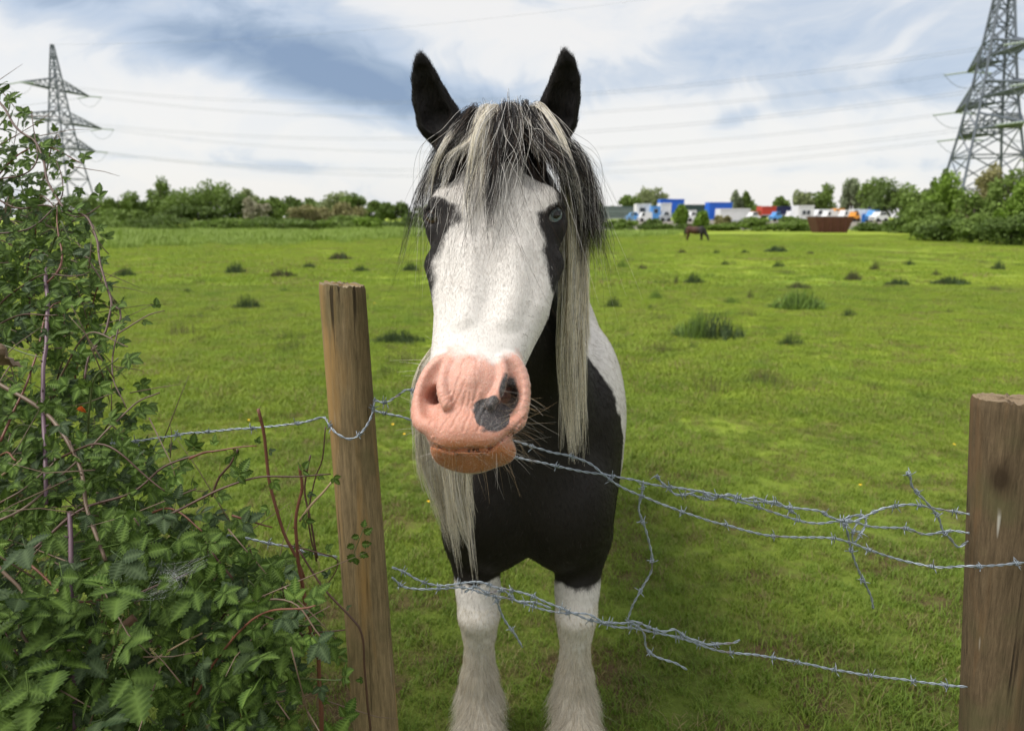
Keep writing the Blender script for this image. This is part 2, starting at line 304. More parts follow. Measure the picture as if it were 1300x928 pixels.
# smaller tufts nobody would tell apart
tuft_src = []
for k in range(5):
    V, F = blades(rs, 150, 1.0, .16, .012, .9, 3, .6); V = np.array(V); V[:, 0] *= .16; V[:, 1] *= .11; V[:, 2] *= np.clip(1.2 - 3.2 * np.abs(V[:, 0]), .3, 1)
    me = bpy.data.meshes.new('weed tuft'); me.from_pydata([tuple(v) for v in V], [], F); me.materials.append((mTd, mTb, mTl, mTd, mTb)[k]); tuft_src.append(me)
k = 0
while k < 120:
    px, py = rs.uniform(120, 1300), 305 + 200 * rs.rand() ** 2.0
    if 560 < px < 760 or (px < 230 and py > 380): continue
    c = on_ground(px, py); o = bpy.data.objects.new('weed_tuft', tuft_src[rs.randint(5)]); COL.objects.link(o); o.location = (c[0], c[1], float(gz_(c[0], c[1])) - .01); o.rotation_euler.z = rs.rand() * 6; v = rs.uniform(.55, 1.5); o.scale = (v * rs.uniform(.8, 1.5), v, v * rs.uniform(.6, 1.1))
    tag(o, 'small ragged weed tuft scattered over the open pasture', 'weed tuft', 'small weed tufts in the pasture'); k += 1
# ---- buttercups
mBut = plain('buttercup petal', (.85, .55, .01), .4, .1, 50); mSt = plain('flower stem', (.06, .12, .02), .6, .2, 40)
def buttercup():
    root = empty('buttercup'); s_ = MB(); s_.tube([(0, 0, 0), (.004, 0, .05), (.002, .002, .085)], [.0012, .001, .001], 4); s_.build('stem', mSt, root)
    p = MB()
    for k in range(5):
        a = k * 1.2566; d = np.array([cos(a), sin(a), 0]); e = np.array([-sin(a), cos(a), 0]); c = np.array([.002, .002, .085])
        p.add([c, c + d * .007 - e * .006 + [0, 0, .004], c + d * .013 + [0, 0, .006], c + d * .007 + e * .006 + [0, 0, .004]], [(0, 1, 2, 3)])
    p.build('flower', mBut, root); return root
b0 = buttercup()
for i, (px, py, lab) in enumerate([(500, 536, 'buttercup between the wire and the muzzle, upper of two'), (513, 549, 'buttercup between the wire and the muzzle, lower of two'), (474, 391, 'buttercup right beside the top of the left post'), (1092, 612, 'single buttercup below the middle of the upper wires'),
    (1237, 480, 'buttercup just above the right post'), (989, 391, 'buttercup left of the bright grassy clump'), (1002, 440, 'buttercup at the foot of the dark ragged weed'), (855, 433, 'buttercup left of the large tussock'), (1208, 562, 'buttercup in short turf left of the right post'), (543, 634, 'buttercup left of the breast of the horse'), (313, 529, 'buttercup above the left wire'), (1185, 388, 'far buttercup in the turf on the right')]):
    c = on_ground(px, py, .085)
    o = b0 if i == 0 else b0.copy()
    if i:
        COL.objects.link(o)
        for ch in kids(b0): q = ch.copy(); COL.objects.link(q); q.parent = o
    o.location = (c[0], c[1], float(gz_(c[0], c[1]))); o.rotation_euler = (.15 * rs.randn(), .15 * rs.randn(), rs.rand() * 6); s_ = np.clip(c[1] / 6, .8, 2.0); o.scale = (s_,) * 3
    tag(o, lab, 'flower', 'buttercups in the pasture')
# ================================================================== FAR TREES AND HEDGES
def leaf_mat(name, c1, c2, sc_=.6, c3=None):
    m, t, b = mat(name); o = t.node('ShaderNodeTexCoord').outputs['Object']; g = t.node('ShaderNodeNewGeometry').outputs['Random Per Island']
    c = t.mix(t.ramp(t.noise(o, sc_, 4), [(.3, 0.0), (.7, 1.0)]), c1, c2); c = t.mix(t.math('MULTIPLY', g, .5), c, tuple(x * 1.7 for x in c2) if c3 is None else c3)
    t.put(b, 'Base Color', c); b.inputs['Roughness'].default_value = .6; b.inputs['Specular IOR Level'].default_value = .25
    tr = t.node('ShaderNodeBsdfTranslucent', ins={'Color': c}); mx = t.node('ShaderNodeMixShader', ins={0: .25, 1: b, 2: tr}); t.l.new(mx.outputs[0], t.n['Material Output'].inputs[0]); return m
LM = {'dark': leaf_mat('dark foliage', (0.068, 0.112, 0.027), (0.120, 0.175, 0.043)), 'mid': leaf_mat('mid foliage', (0.105, 0.161, 0.035), (0.165, 0.238, 0.054)), 'pale': leaf_mat('pale foliage', (0.180, 0.224, 0.101), (0.255, 0.294, 0.135)),
      'olive': leaf_mat('olive foliage', (0.195, 0.189, 0.081), (0.255, 0.238, 0.108)), 'blossom': leaf_mat('blossoming foliage', (0.150, 0.182, 0.081), (0.300, 0.280, 0.189), .8, (0.750, 0.672, 0.540)), 'lime': leaf_mat('lime foliage', (0.128, 0.210, 0.030), (0.195, 0.294, 0.047)), 'grey': leaf_mat('grey green foliage', (0.165, 0.210, 0.121), (0.240, 0.280, 0.162))}
mBark = plain('bark', (.09, .075, .055), .9, .4, 8, bump=.5)
rs = np.random.RandomState(21)
def crown_mesh(rs, C, R_, n, size, lobes=9, low=.0):
    """many small leaf faces in uneven clumps"""
    D = rs.randn(lobes, 3); D /= np.linalg.norm(D, axis=1)[:, None]; D *= rs.uniform(.35, .82, (lobes, 1)); D[:, 2] = D[:, 2] * .95 + .05
    lr = rs.uniform(.18, .45, lobes); k = rs.choice(lobes, n, p=lr ** 2 / (lr ** 2).sum()); D[0] = (0, 0, -.35); lr[0] = .75; q = rs.randn(n, 3); q /= np.linalg.norm(q, axis=1)[:, None]; q *= (rs.rand(n, 1) ** .35)
    P = D[k] + q * lr[k][:, None] * rs.uniform(.85, 1.2, (n, 1)); P = P[P[:, 2] > -1 + low]
    P = np.array(C) + P * np.array(R_); n = len(P); s_ = size * rs.uniform(.5, 1.3, n)
    N = rs.randn(n, 3) + np.array([0, 0, .6]); N /= np.linalg.norm(N, axis=1)[:, None]; T = np.cross(N, rs.randn(n, 3)); T /= np.linalg.norm(T, axis=1)[:, None]; B = np.cross(N, T)
    T *= s_[:, None]; B *= s_[:, None] * .6; V = np.stack([P - T, P - B * .9 + N * s_[:, None] * .1, P + T, P + B * .9 + N * s_[:, None] * .1], 1).reshape(-1, 3); F = np.arange(4 * n).reshape(-1, 4); return V, F
def tree(px, top, wpx, Y, kind, label, name='tree', cat='tree', group='trees beyond the pasture', n=3000, base=0.0, trunk=True, lobes=16, low=.1, leaf=None):
    r0 = ray(px, 288); x = r0[0] * Y; zt = CAMZ + ray(px, top)[2] * Y; H = zt - base; Wd = wpx / FPX * Y / 2; root = empty(name, (x, Y, base), label=label, cat=cat, group=group)
    cz = H * (.56 if trunk else .48); rz = H - cz
    ls = (leaf or 2.1) * Y / FPX
    V, F = crown_mesh(rs, (0, 0, cz), (Wd * 1.08, Wd * .9 if not trunk else Wd, rz * 1.05 if trunk else H * .56), n, ls, lobes, low); V[:, 2] = np.maximum(V[:, 2], .02)
    mesh_obj('crown', V, F, LM[kind], root)
    m = MB(); m.tube([(0, 0, -.1), (.02 * H, 0, H * .3), (0, .02 * H, H * .6), (.03 * H, 0, H * .85)], [H * .026, H * .02, H * .012, H * .004], 7)
    for k in range(5):
        a = rs.rand() * 6.28; z0 = H * rs.uniform(.25, .6); m.tube([(0, 0, z0), (cos(a) * Wd * .35, sin(a) * Wd * .35, z0 + H * .12), (cos(a) * Wd * .7, sin(a) * Wd * .7, z0 + H * .22)], [H * .010, H * .007, H * .002], 5)
    m.build('trunk', mBark, root); return root
T_ = tree
tl = [(62, 262, 70, 88, 'mid', 'tree seen through the upper twigs of the bramble bush'), (112, 246, 60, 92, 'mid', 'round tree just right of the left pylon foot'), (152, 242, 52, 90, 'mid', 'bushy tree between the left pylon and the tall narrow one'),
 (182, 250, 40, 94, 'dark', 'low dark tree left of the tall narrow one'), (207, 223, 40, 92, 'mid', 'tall narrow tree with loose top in the left row'), (234, 242, 62, 88, 'mid', 'broad mid green tree right of the tall narrow one'),
 (278, 227, 66, 90, 'mid', 'tallest broad green tree in the left row'), (303, 244, 44, 86, 'dark', 'darker tree on the right shoulder of the tallest one'), (322, 239, 34, 95, 'pale', 'pale loose tree rising behind the row'),
 (326, 254, 34, 84, 'blossom', 'whitish blossoming hawthorn in the left row'), (347, 247, 36, 88, 'mid', 'dark green cone shaped tree right of the hawthorn'), (372, 253, 40, 95, 'dark', 'low dark tree behind the olive bush'),
 (398, 250, 46, 99, 'mid', 'tree behind the olive brown bush'), (430, 243, 52, 97, 'pale', 'pale brownish tree with a thin crown above the row'), (455, 248, 36, 92, 'mid', 'green tree right of the pale thin one'), (478, 254, 30, 95, 'mid', 'small round tree left of the forelock'),
 (503, 256, 40, 92, 'dark', 'dark tree half hidden by the left tips of the forelock'), (545, 256, 60, 95, 'mid', 'tree hidden behind the left side of the head')]
for a in tl: T_(*a)
sh = [(393, 261, 58, 80, 'olive', 'olive brown round bush in front of the left row'), (438, 258, 44, 82, 'olive', 'brownish bush right of the olive round one'), (470, 273, 34, 76, 'lime', 'bright low bush left of the forelock tips'), (218, 262, 70, 84, 'dark', 'dark thicket under the tall narrow tree'), (260, 260, 70, 86, 'dark', 'dark thicket under the broad tree'), (160, 264, 70, 84, 'mid', 'thicket right of the bramble bush')]
for px, top, w_, Y, k, lab in sh: T_(px, top, w_, Y, k, lab, name='bush', cat='bush', group='bushes below the left trees', trunk=False, n=2600, low=0)
for i, (px, lab) in enumerate([(130, 'low dark hedge bank right beside the bramble bush'), (205, 'low dark hedge bank below the tall narrow tree'), (285, 'low dark hedge bank below the tallest broad tree'), (365, 'low dark hedge bank below the olive bush'), (445, 'low dark hedge bank left of the forelock'), (525, 'low dark hedge bank behind the forelock tips')]):
    T_(px, 275, 96, 78, 'dark' if i % 2 else 'mid', lab, name='hedge', cat='hedge', group='low hedge along the far left', trunk=False, n=2600, low=0, lobes=14)
tr_ = [(823, 237, 46, 135, 'pale', 'rounded tree behind the white site cabins'), (800, 247, 30, 130, 'mid', 'small tree left of the rounded one behind the yard'), (768, 256, 30, 125, 'mid', 'tree behind the palisade fence'),
 (934, 240, 20, 130, 'grey', 'tall grey green poplar behind the white container'), (947, 243, 18, 130, 'mid', 'slim poplar on the right of the grey green one'), (989, 250, 22, 128, 'mid', 'small domed tree behind the red container'), (965, 262, 26, 128, 'mid', 'low tree behind the orange skip'),
 (1018, 234, 32, 120, 'pale', 'left half of the broad pair of trees behind the white cabin'), (1042, 235, 34, 120, 'mid', 'right half of the broad pair behind the white cabin'), (1078, 223, 34, 112, 'grey', 'pale willow rising behind the rusty skip'), (1100, 228, 40, 108, 'mid', 'tree joining the willow to the dark round tree'),
 (1122, 228, 60, 100, 'dark', 'dark round tree over the parked vans'), (1150, 238, 46, 96, 'mid', 'tree right of the dark round one')]
for a in tr_: T_(*a, group='trees behind the vehicle yard', n=2600)
rh = [(1168, 236, 60, 66, 'mid', 'green thicket at the left end of the right hedge'), (1187, 211, 22, 74, 'dark', 'small dark tree beside the right pylon foot'), (1205, 228, 66, 58, 'lime', 'bright green thicket in front of the right pylon foot'), (1242, 213, 60, 56, 'olive', 'brownish green thicket under the right pylon'),
 (1275, 203, 60, 50, 'mid', 'tall green thicket right of the pylon legs'), (1318, 196, 70, 46, 'dark', 'tall dark thicket at the right edge of the picture'), (1290, 228, 60, 44, 'lime', 'light green bush low in front at the right edge'), (1235, 240, 70, 50, 'mid', 'rounded bush in the middle of the right hedge'), (1180, 252, 60, 56, 'mid', 'low bush where the right hedge meets the yard'), (1340, 215, 60, 40, 'mid', 'thicket just off the right edge')]
for px, top, w_, Y, k, lab in rh: T_(px, top, w_, Y, k, lab, name='thicket', cat='thicket', group='thickets of the right hedge', trunk=False, n=3600, low=0, lobes=12, leaf=2.6)
for px, top, w_, Y, k, lab in [(1172, 276, 56, 46, 'mid', 'low bramble mound at the yard end of the right hedge'), (1208, 277, 62, 43, 'dark', 'second low bramble mound from the yard end'), (1246, 277, 66, 40, 'mid', 'bramble mound midway along the right hedge foot'), (1285, 276, 72, 37, 'dark', 'bramble mound nearest the right edge'), (1330, 280, 60, 35, 'dark', 'bramble mound cut by the right edge')]:
    T_(px, top, w_, Y, k, lab, name='bramble_mound', cat='bush', group='low bramble mounds along the right hedge', trunk=False, n=3000, low=0, lobes=14, leaf=2.6)
# ---- bushes and bank in front of the yard
for px, top, w_, Y, k, lab in [(864, 259, 22, 80, 'lime', 'upright bright bush left of the grazing pony'), (890, 263, 22, 78, 'lime', 'rounded bright bush right behind the grazing pony'), (919, 273, 26, 80, 'olive', 'brown green bush under the white container'),
    (790, 279, 46, 76, 'mid', 'low hedge piece right of the forelock'), (830, 279, 50, 77, 'dark', 'low hedge piece under the white site cabins'), (962, 276, 60, 76, 'mid', 'left part of the mounded hedge before the yard'), (1005, 275, 60, 75, 'mid', 'right part of the mounded hedge before the yard'), (1040, 282, 40, 76, 'dark', 'low hedge end under the white cabin'), (1105, 283, 60, 74, 'dark', 'dark hedge piece under the parked vans'), (1145, 278, 50, 66, 'dark', 'dark hedge piece right of the vans'), (910, 284, 60, 78, 'mid', 'low growth behind the grazing pony'), (870, 284, 50, 79, 'dark', 'low growth left of the pony')]:
    T_(px, top, w_, Y, k, lab, name='hedge', cat='hedge', group='hedge in front of the vehicle yard', trunk=False, n=2600, low=0, lobes=12)
# ---- raised yard
bank = MB(); bank.v = [(8, 84, -.1), (60, 84, -.1), (62, 140, -.1), (6, 140, -.1), (10, 87, .9), (58, 87, .9), (60, 138, .9), (8, 138, .9)]; bank.f = [(0, 1, 5, 4), (1, 2, 6, 5), (2, 3, 7, 6), (3, 0, 4, 7), (4, 5, 6, 7)]
tag(bank.build('yard_ground', plain('yard gravel', (.22, .20, .17), .9, .3, 3, bump=.4)), 'raised gravel yard behind the hedge', kind='structure')
def paint(n, c, r=.45): return plain(n, c, r, .12, 1.2)
PT = {'white': paint('white paint', (.75, .76, .77)), 'blue': paint('bright blue paint', (.015, .13, .62)), 'navy': paint('navy paint', (.015, .022, .09)), 'red': paint('red paint', (.55, .06, .03)), 'orange': paint('orange paint', (.75, .30, .03)), 'rust': plain('rusty steel', (.10, .035, .024), .85, .4, 3), 'sky': paint('light blue paint', (.10, .33, .72)), 'grey': paint('grey paint', (.40, .43, .46)), 'brown': paint('orange brown paint', (.38, .10, .03)), 'darkg': paint('dark green sheet', (.03, .07, .06))}
mGl, t, b = mat('window glass'); b.inputs['Base Color'].default_value = (.03, .04, .05, 1); b.inputs['Roughness'].default_value = .08
mTy = plain('tyre rubber', (.015, .015, .015), .8, .2, 30); mSteel = plain('galvanised steel', (.30, .33, .36), .45, .2, 30, metal=.7)
YZ = .9
def container(px0, px1, top, bot, Y, col, label, ribs=8, name='shipping_container', depth=2.4, gp='containers and cabins in the yard', doors=True, windows=()):
    x0, x1 = ray(px0, 275)[0] * Y, ray(px1, 275)[0] * Y; zt, zb = CAMZ + ray(px0, top)[2] * Y, max(YZ, CAMZ + ray(px0, bot)[2] * Y); W_, H = x1 - x0, zt - zb
    root = empty(name, ((x0 + x1) / 2, Y, zb), label=label, cat='container' if 'container' in name else 'cabin', group=gp); m = MB(); m.box((0, depth / 2, H / 2), (W_, depth, H)); m.build('body', PT[col], root)
    for k in range(ribs): r_ = MB().box((-W_ / 2 + (k + .5) * W_ / ribs, -.03, H / 2), (W_ / ribs * .45, .06, H * .86)).build('rib', PT[col], root)
    MB().box((0, -.05, H - .08), (W_ + .04, .12, .14)).build('top_rail', PT[col], root); MB().box((0, -.05, .08), (W_ + .04, .12, .14)).build('bottom_rail', PT['grey'], root)
    for (u, v, ww, hh) in windows:
        f = MB().box((u * W_, -.06, v * H), (ww, .08, hh)).build('window', PT['grey'], root); MB().box((u * W_, -.11, v * H), (ww * .86, .03, hh * .84)).build('pane', mGl, f)
    return root
container(838, 868, 253, 276, 112, 'blue', 'tall bright blue container behind the white cabins')
container(900, 929, 257, 280, 104, 'blue', 'bright blue container left of the white one', 10)
container(808, 826, 259, 280, 100, 'white', 'white site cabin with a grey window, left of the blue door', 3, 'site_cabin', windows=((-.1, .6, .9, .9),))
container(827, 838, 262, 281, 98.5, 'sky', 'narrow light blue hut between two white cabins', 2, 'site_cabin', windows=((0, .68, .6, .6),))
container(838, 852, 258, 281, 100, 'white', 'white site cabin right of the light blue hut', 3, 'site_cabin')
container(914, 952, 265, 281, 98, 'white', 'long white container with a dark roof line', 12)
container(874, 884, 267, 280, 99, 'white', 'small white hut between the two upright bushes', 2, 'site_cabin')
container(967, 985, 262, 274, 104, 'red', 'red container on the far side of the yard', 6)
container(986, 1004, 262, 274, 106, 'navy', 'dark navy container right of the red one', 6)
container(1013, 1033, 261, 281, 96, 'white', 'white square cabin with a double window', 4, 'site_cabin', windows=((-.14, .55, .45, .6), (.14, .55, .45, .6)))
container(953, 966, 268, 280, 100, 'brown', 'low orange brown container beside the long white one', 5)
container(870, 900, 260, 276, 122, 'darkg', 'dark green sheet building behind the upright bushes', 8, 'sheet_building')
container(766, 808, 262, 278, 118, 'darkg', 'long dark green sheet building behind the palisade', 12, 'sheet_building')
def vehicle(px0, px1, top, Y, col, label, kind='van', bot=None, flip=False):
    x0, x1 = ray(px0, 275)[0] * Y, ray(px1, 275)[0] * Y; zt = CAMZ + ray(px0, top)[2] * Y; L_, H = x1 - x0, zt - YZ
    root = empty('van' if kind == 'van' else 'car' if kind == 'car' else 'truck', ((x0 + x1) / 2, Y, YZ), label=label, cat=kind, group='vehicles parked in the yard')
    H = max(H, 1.3); s_ = -1 if flip else 1
    if kind == 'car': prof = [(-.5, .18), (-.5, .5), (-.42, .62), (-.25, .66), (-.12, 1), (.22, 1), (.38, .66), (.5, .6), (.5, .18)]; win = [(-.21, .68), (-.10, .94), (.04, .94), (.04, .68)], [(.07, .68), (.07, .94), (.20, .94), (.32, .68)]
    else: prof = [(-.5, .14), (-.5, .42), (-.46, .52), (-.36, .58), (-.27, .97), (-.2, 1), (.48, 1), (.5, .95), (.5, .14)]; win = ([(-.33, .6), (-.26, .9), (-.10, .9), (-.10, .6)],)
    prof = [(s_ * u * L_, v * H) for u, v in prof]; D = 1.8; n = len(prof); m = MB(); m.add([(u, 0, v) for u, v in prof] + [(u, D, v) for u, v in prof], [tuple(range(n)), tuple(range(2 * n - 1, n - 1, -1))] + [(i, i + n, (i + 1) % n + n, (i + 1) % n) for i in range(n)]); m.build('body', PT[col], root)
    for q in win: q = [(s_ * u * L_, v * H) for u, v in q]; k = len(q); MB().add([(u, -.02, v) for u, v in q] + [(u, .02, v) for u, v in q], [tuple(range(k)), tuple(range(2 * k - 1, k - 1, -1))] + [(i, i + k, (i + 1) % k + k, (i + 1) % k) for i in range(k)]).build('window', mGl, root)
    for u in (-.31, .31):
        w_ = MB(); a = np.linspace(0, 2 * pi, 15)[:-1]; r_ = min(.34, H * .19); w_.add([(u * L_ + r_ * cos(x), -.03, r_ + r_ * sin(x)) for x in a] + [(u * L_ + r_ * cos(x), .2, r_ + r_ * sin(x)) for x in a], [tuple(range(14))] + [(i, i + 14, (i + 1) % 14 + 14, (i + 1) % 14) for i in range(14)]); w_.build('wheel', mTy, root)
    MB().box((s_ * -.5 * L_, .9, H * .36), (.06, 1.2, H * .1)).build('bumper', mTy, root); return root
vehicle(796, 813, 270, 96, 'sky', 'light blue car in front of the first white cabin', 'car'); vehicle(812, 828, 272, 94, 'white', 'white van parked under the first cabin'); vehicle(839, 852, 269, 97, 'grey', 'grey car right of the light blue hut', 'car')
vehicle(982, 993, 269, 98, 'sky', 'light blue car under the navy container', 'car'); vehicle(1002, 1013, 268, 99, 'white', 'white van left of the square cabin'); vehicle(1034, 1058, 266, 98, 'white', 'white van right of the square cabin')
vehicle(1048, 1064, 268, 95, 'white', 'second white van, over the rusty skip'); vehicle(1058, 1072, 265, 102, 'orange', 'orange tipper behind the white vans', 'truck'); vehicle(1070, 1084, 267, 95, 'white', 'white van left of the long one'); vehicle(1078, 1105, 266, 97, 'white', 'longest white van in the yard')
vehicle(1104, 1122, 262, 100, 'navy', 'dark blue van at the right end', 'van'); vehicle(1104, 1120, 267, 95, 'sky', 'light blue car in front of the dark blue van', 'car'); vehicle(1112, 1128, 274, 90, 'white', 'white car low at the right end of the yard', 'car'); vehicle(953, 966, 272, 93, 'white', 'white car beside the long white container', 'car', flip=True); vehicle(1084, 1092, 276, 92, 'orange', 'small orange car behind the rusty skip', 'car'); vehicle(874, 886, 272, 95, 'white', 'white car between the two upright bushes', 'car')
def skip_(px0, px1, top, bot, Y, label):
    x0, x1 = ray(px0, 275)[0] * Y, ray(px1, 275)[0] * Y; zt, zb = CAMZ + ray(px0, top)[2] * Y, max(0, CAMZ + ray(px0, bot)[2] * Y); W_, H = x1 - x0, zt - zb; root = empty('skip', ((x0 + x1) / 2, Y, zb), label=label, cat='skip'); w2, w1 = W_ / 2, W_ * .36
    V = [(-w1, 0, 0), (w1, 0, 0), (w1, 1.7, 0), (-w1, 1.7, 0), (-w2, -.15, H), (w2, -.15, H), (w2, 1.9, H), (-w2, 1.9, H)]; V += [(v[0] * .93, .06 + v[1] * .93, v[2] + (.06 if v[2] == 0 else 0)) for v in V]
    MB().add(V, [(0, 3, 2, 1), (0, 1, 5, 4), (1, 2, 6, 5), (2, 3, 7, 6), (3, 0, 4, 7), (8, 9, 10, 11), (9, 8, 12, 13), (10, 9, 13, 14), (11, 10, 14, 15), (8, 11, 15, 12), (4, 5, 13, 12), (5, 6, 14, 13), (6, 7, 15, 14), (7, 4, 12, 15)]).build('body', PT['rust'], root)
    for u in (-.28, -.08, .12, .3): MB().box((u * W_, -.12, H / 2), (.10, .10, H * .96)).build('rib', PT['rust'], root)
    return root
skip_(1034, 1084, 275, 299, 68, 'large rusty brown skip standing before the vans')
# small posts by the yard, palisade
pal = empty('palisade_fence', (ray(783, 275)[0] * 84, 84, 0), label='grey palisade fence right beside the tips of the forelock', cat='fence')
for k in range(15): MB().box(((k - 7) * .28, 0, 1.35), (.12, .03, 2.7)).build('pale', mSteel, pal)
for z in (.5, 2.2): MB().box((0, .05, z), (4.3, .05, .08)).build('rail', mSteel, pal)
sg = empty('sign_post', (ray(1096, 275)[0] * 84, 84, 0), label='thin blue sign post at the right end of the yard', cat='sign'); MB().tube([(0, 0, 0), (0, 0, 1.7)], [.05, .05], 8).build('pole', mSteel, sg); MB().box((0, -.06, 1.35), (.42, .04, 1.1)).build('panel', PT['blue'], sg)
# a few white things left of the forelock
cb = empty('site_cabin', (ray(447, 270)[0] * 120, 120, 0), label='tiny white cabin showing between the left trees', cat='cabin'); MB().box((0, 0, 1.6), (1.7, 2, 3.2)).build('body', PT['white'], cb); MB().box((0, -1.02, 2.0), (.6, .06, .6)).build('window', mGl, cb)

# ================================================================== PYLONS
mPy = plain('pylon steel', (.11, .13, .16), .6, .2, .5, metal=.3); mIns = plain('insulator glass', (.30, .36, .34), .3, .2, 5); mWire = plain('conductor', (.20, .22, .25), .6, .1, 3)
armdir = np.array([.217, .976, 0]); lined = np.array([.976, -.217, 0])
def pylon(x, Y, H, label, ws=1.0, az=1.0):
    root = empty('electricity_pylon', (x, Y, 0), rz=0, label=label, cat='pylon', group='electricity pylons'); s_ = H / 41.0
    a, l = armdir, lined; wz = [(0, 4.6), (8, 3.5), (14, 2.7), (20, 2.0), (25, 1.55), (31, 1.05), (36, .65), (41, .18)]
    half = lambda z: ws * np.interp(z, [p for p, _ in wz], [q for _, q in wz])
    C = lambda z, i: (a * (1, 1, -1, -1)[i] + l * (1, -1, -1, 1)[i]) * half(z) * s_ + np.array([0, 0, z * s_]); th = .15 * s_ * ws
    def bar(m, p, q, t_=th): m.tube([p, q], [t_, t_], 4)
    for i in range(4):
        m = MB(); zs = [p for p, _ in wz]
        for z0, z1 in zip(zs[:-1], zs[1:]): bar(m, C(z0, i), C(z1, i), th * 1.35)
        m.build('leg', mPy, root); m = MB(); zz = [0, 5.5, 10.5, 14.5, 18, 21, 24, 27, 29.5, 32, 34.5, 37, 39]; j = (i + 1) % 4
        for z0, z1 in zip(zz[:-1], zz[1:]): bar(m, C(z0, i), C(z1, j), th * .6); bar(m, C(z1, i), C(z0, j), th * .6); bar(m, C(z1, i), C(z1, j), th * .6)
        m.build('bracing', mPy, root)
    tips = {}
    for lev, (z, hl) in enumerate(((17.8, 9.6), (23.6, 12.4), (31.0, 9.4))):
        z *= az
        for sgn in (-1, 1):
            m = MB(); hl_ = hl * (1 + (ws - 1) * .8); tip = a * sgn * hl_ * s_ + np.array([0, 0, z * s_]); lo = [a * sgn * half(z) * s_ + l * k * half(z) * s_ + np.array([0, 0, z * s_]) for k in (-1, 1)]; up_ = [a * sgn * half(z + 2.4) * s_ + l * k * half(z + 2.4) * s_ + np.array([0, 0, (z + 2.4) * s_]) for k in (-1, 1)]
            for p in lo + up_: bar(m, p, tip, th)
            for k in range(1, 6):
                u = k / 6; L0, L1 = lo[0] + (tip - lo[0]) * u, lo[1] + (tip - lo[1]) * u; U0, U1 = up_[0] + (tip - up_[0]) * u, up_[1] + (tip - up_[1]) * u; v = (k - 1) / 6; M0, M1 = lo[0] + (tip - lo[0]) * v, lo[1] + (tip - lo[1]) * v
                for p, q in ((L0, L1), (U0, U1), (L0, U0), (L1, U1), (M0, U0), (M1, U1), (M0, L1)): bar(m, p, q, th * .55)
            m.build('crossarm', mPy, root)
            for dirn in (-1, 1):
                e = tip + l * dirn * 3.4 * s_ + np.array([0, 0, -.35 * s_]); mi = MB(); nn = 14; P = np.linspace(0, 1, nn)[:, None] * (e - tip) + tip; mi.tube(P, [.20 * s_ if k % 2 else .09 * s_ for k in range(nn)], 6); mi.build('insulator', mIns, root); tips[(lev, sgn, dirn)] = np.array([x, Y, 0]) + e
            j0, j1 = tip - l * 3.4 * s_ + np.array([0, 0, -.35 * s_]), tip + l * 3.4 * s_ + np.array([0, 0, -.35 * s_]); t = np.linspace(-1, 1, 11)[:, None]; MB().tube((j0 + j1) / 2 + (j1 - j0) / 2 * t - np.array([0, 0, 2.2 * s_]) * (1 - t ** 2), .04 * s_, 4).build('jumper_cable', mWire, root)
    tips['top'] = np.array([x, Y, 41 * s_]); return tips
# (the left tower) seen beyond the bramble bush, (the right tower) above the hedge
LP = pylon(ray(66, 57)[0] * 170, 170, 1.5 + ray(66, 57)[2] * 170, 'whole lattice pylon on the left, seen above the bramble bush')
RP = pylon(ray(1283, -75)[0] * 122, 122, 1.5 + ray(1283, -75)[2] * 122, 'nearer lattice pylon at the right edge, its top out of the picture', 1.12, .80)
nm = {0: 'lowest', 1: 'middle', 2: 'upper'}
for lev in range(3):
    for sgn in (-1, 1):
        p, q = LP[(lev, sgn, 1)], RP[(lev, sgn, -1)]; t = np.linspace(0, 1, 40)[:, None]; root = empty('power_line', tuple(p), label=f'{nm[lev]} power cable between the pylons, on the {"near" if sgn < 0 else "far"} ends of the crossarms', cat='power cable', group='power cables between the pylons')
        for off in (-.22, .22): MB().tube((q - p) * t - np.array([0, 0, 6.2]) * 4 * t * (1 - t) + np.array([0, 0, off]), .019, 4).build('conductor', mWire, root)
        for (base, k, far) in ((q + (RP[(lev, sgn, 1)] - RP[(lev, sgn, -1)]), 1, 'right'), (LP[(lev, sgn, -1)], -1, 'left')):
            e = base + lined * k * 120 + np.array([0, 0, 2]); rr = empty('power_line', tuple(base), label=f'{nm[lev]} power cable leaving the {far} pylon out of the picture, {"near" if sgn < 0 else "far"} side', cat='power cable', group='power cables leaving the picture'); MB().tube((e - base) * t[:20] * 2 - np.array([0, 0, 3]) * 4 * t[:20] * 2 * (1 - t[:20] * 2), .035, 4).build('conductor', mWire, rr)
p, q = LP['top'], RP['top']; t = np.linspace(0, 1, 40)[:, None]; root = empty('power_line', tuple(p), label='thin earth wire strung between the tops of the pylons', cat='power cable'); MB().tube((q - p) * t - np.array([0, 0, 4.0]) * 4 * t * (1 - t), .014, 4).build('conductor', mWire, root)

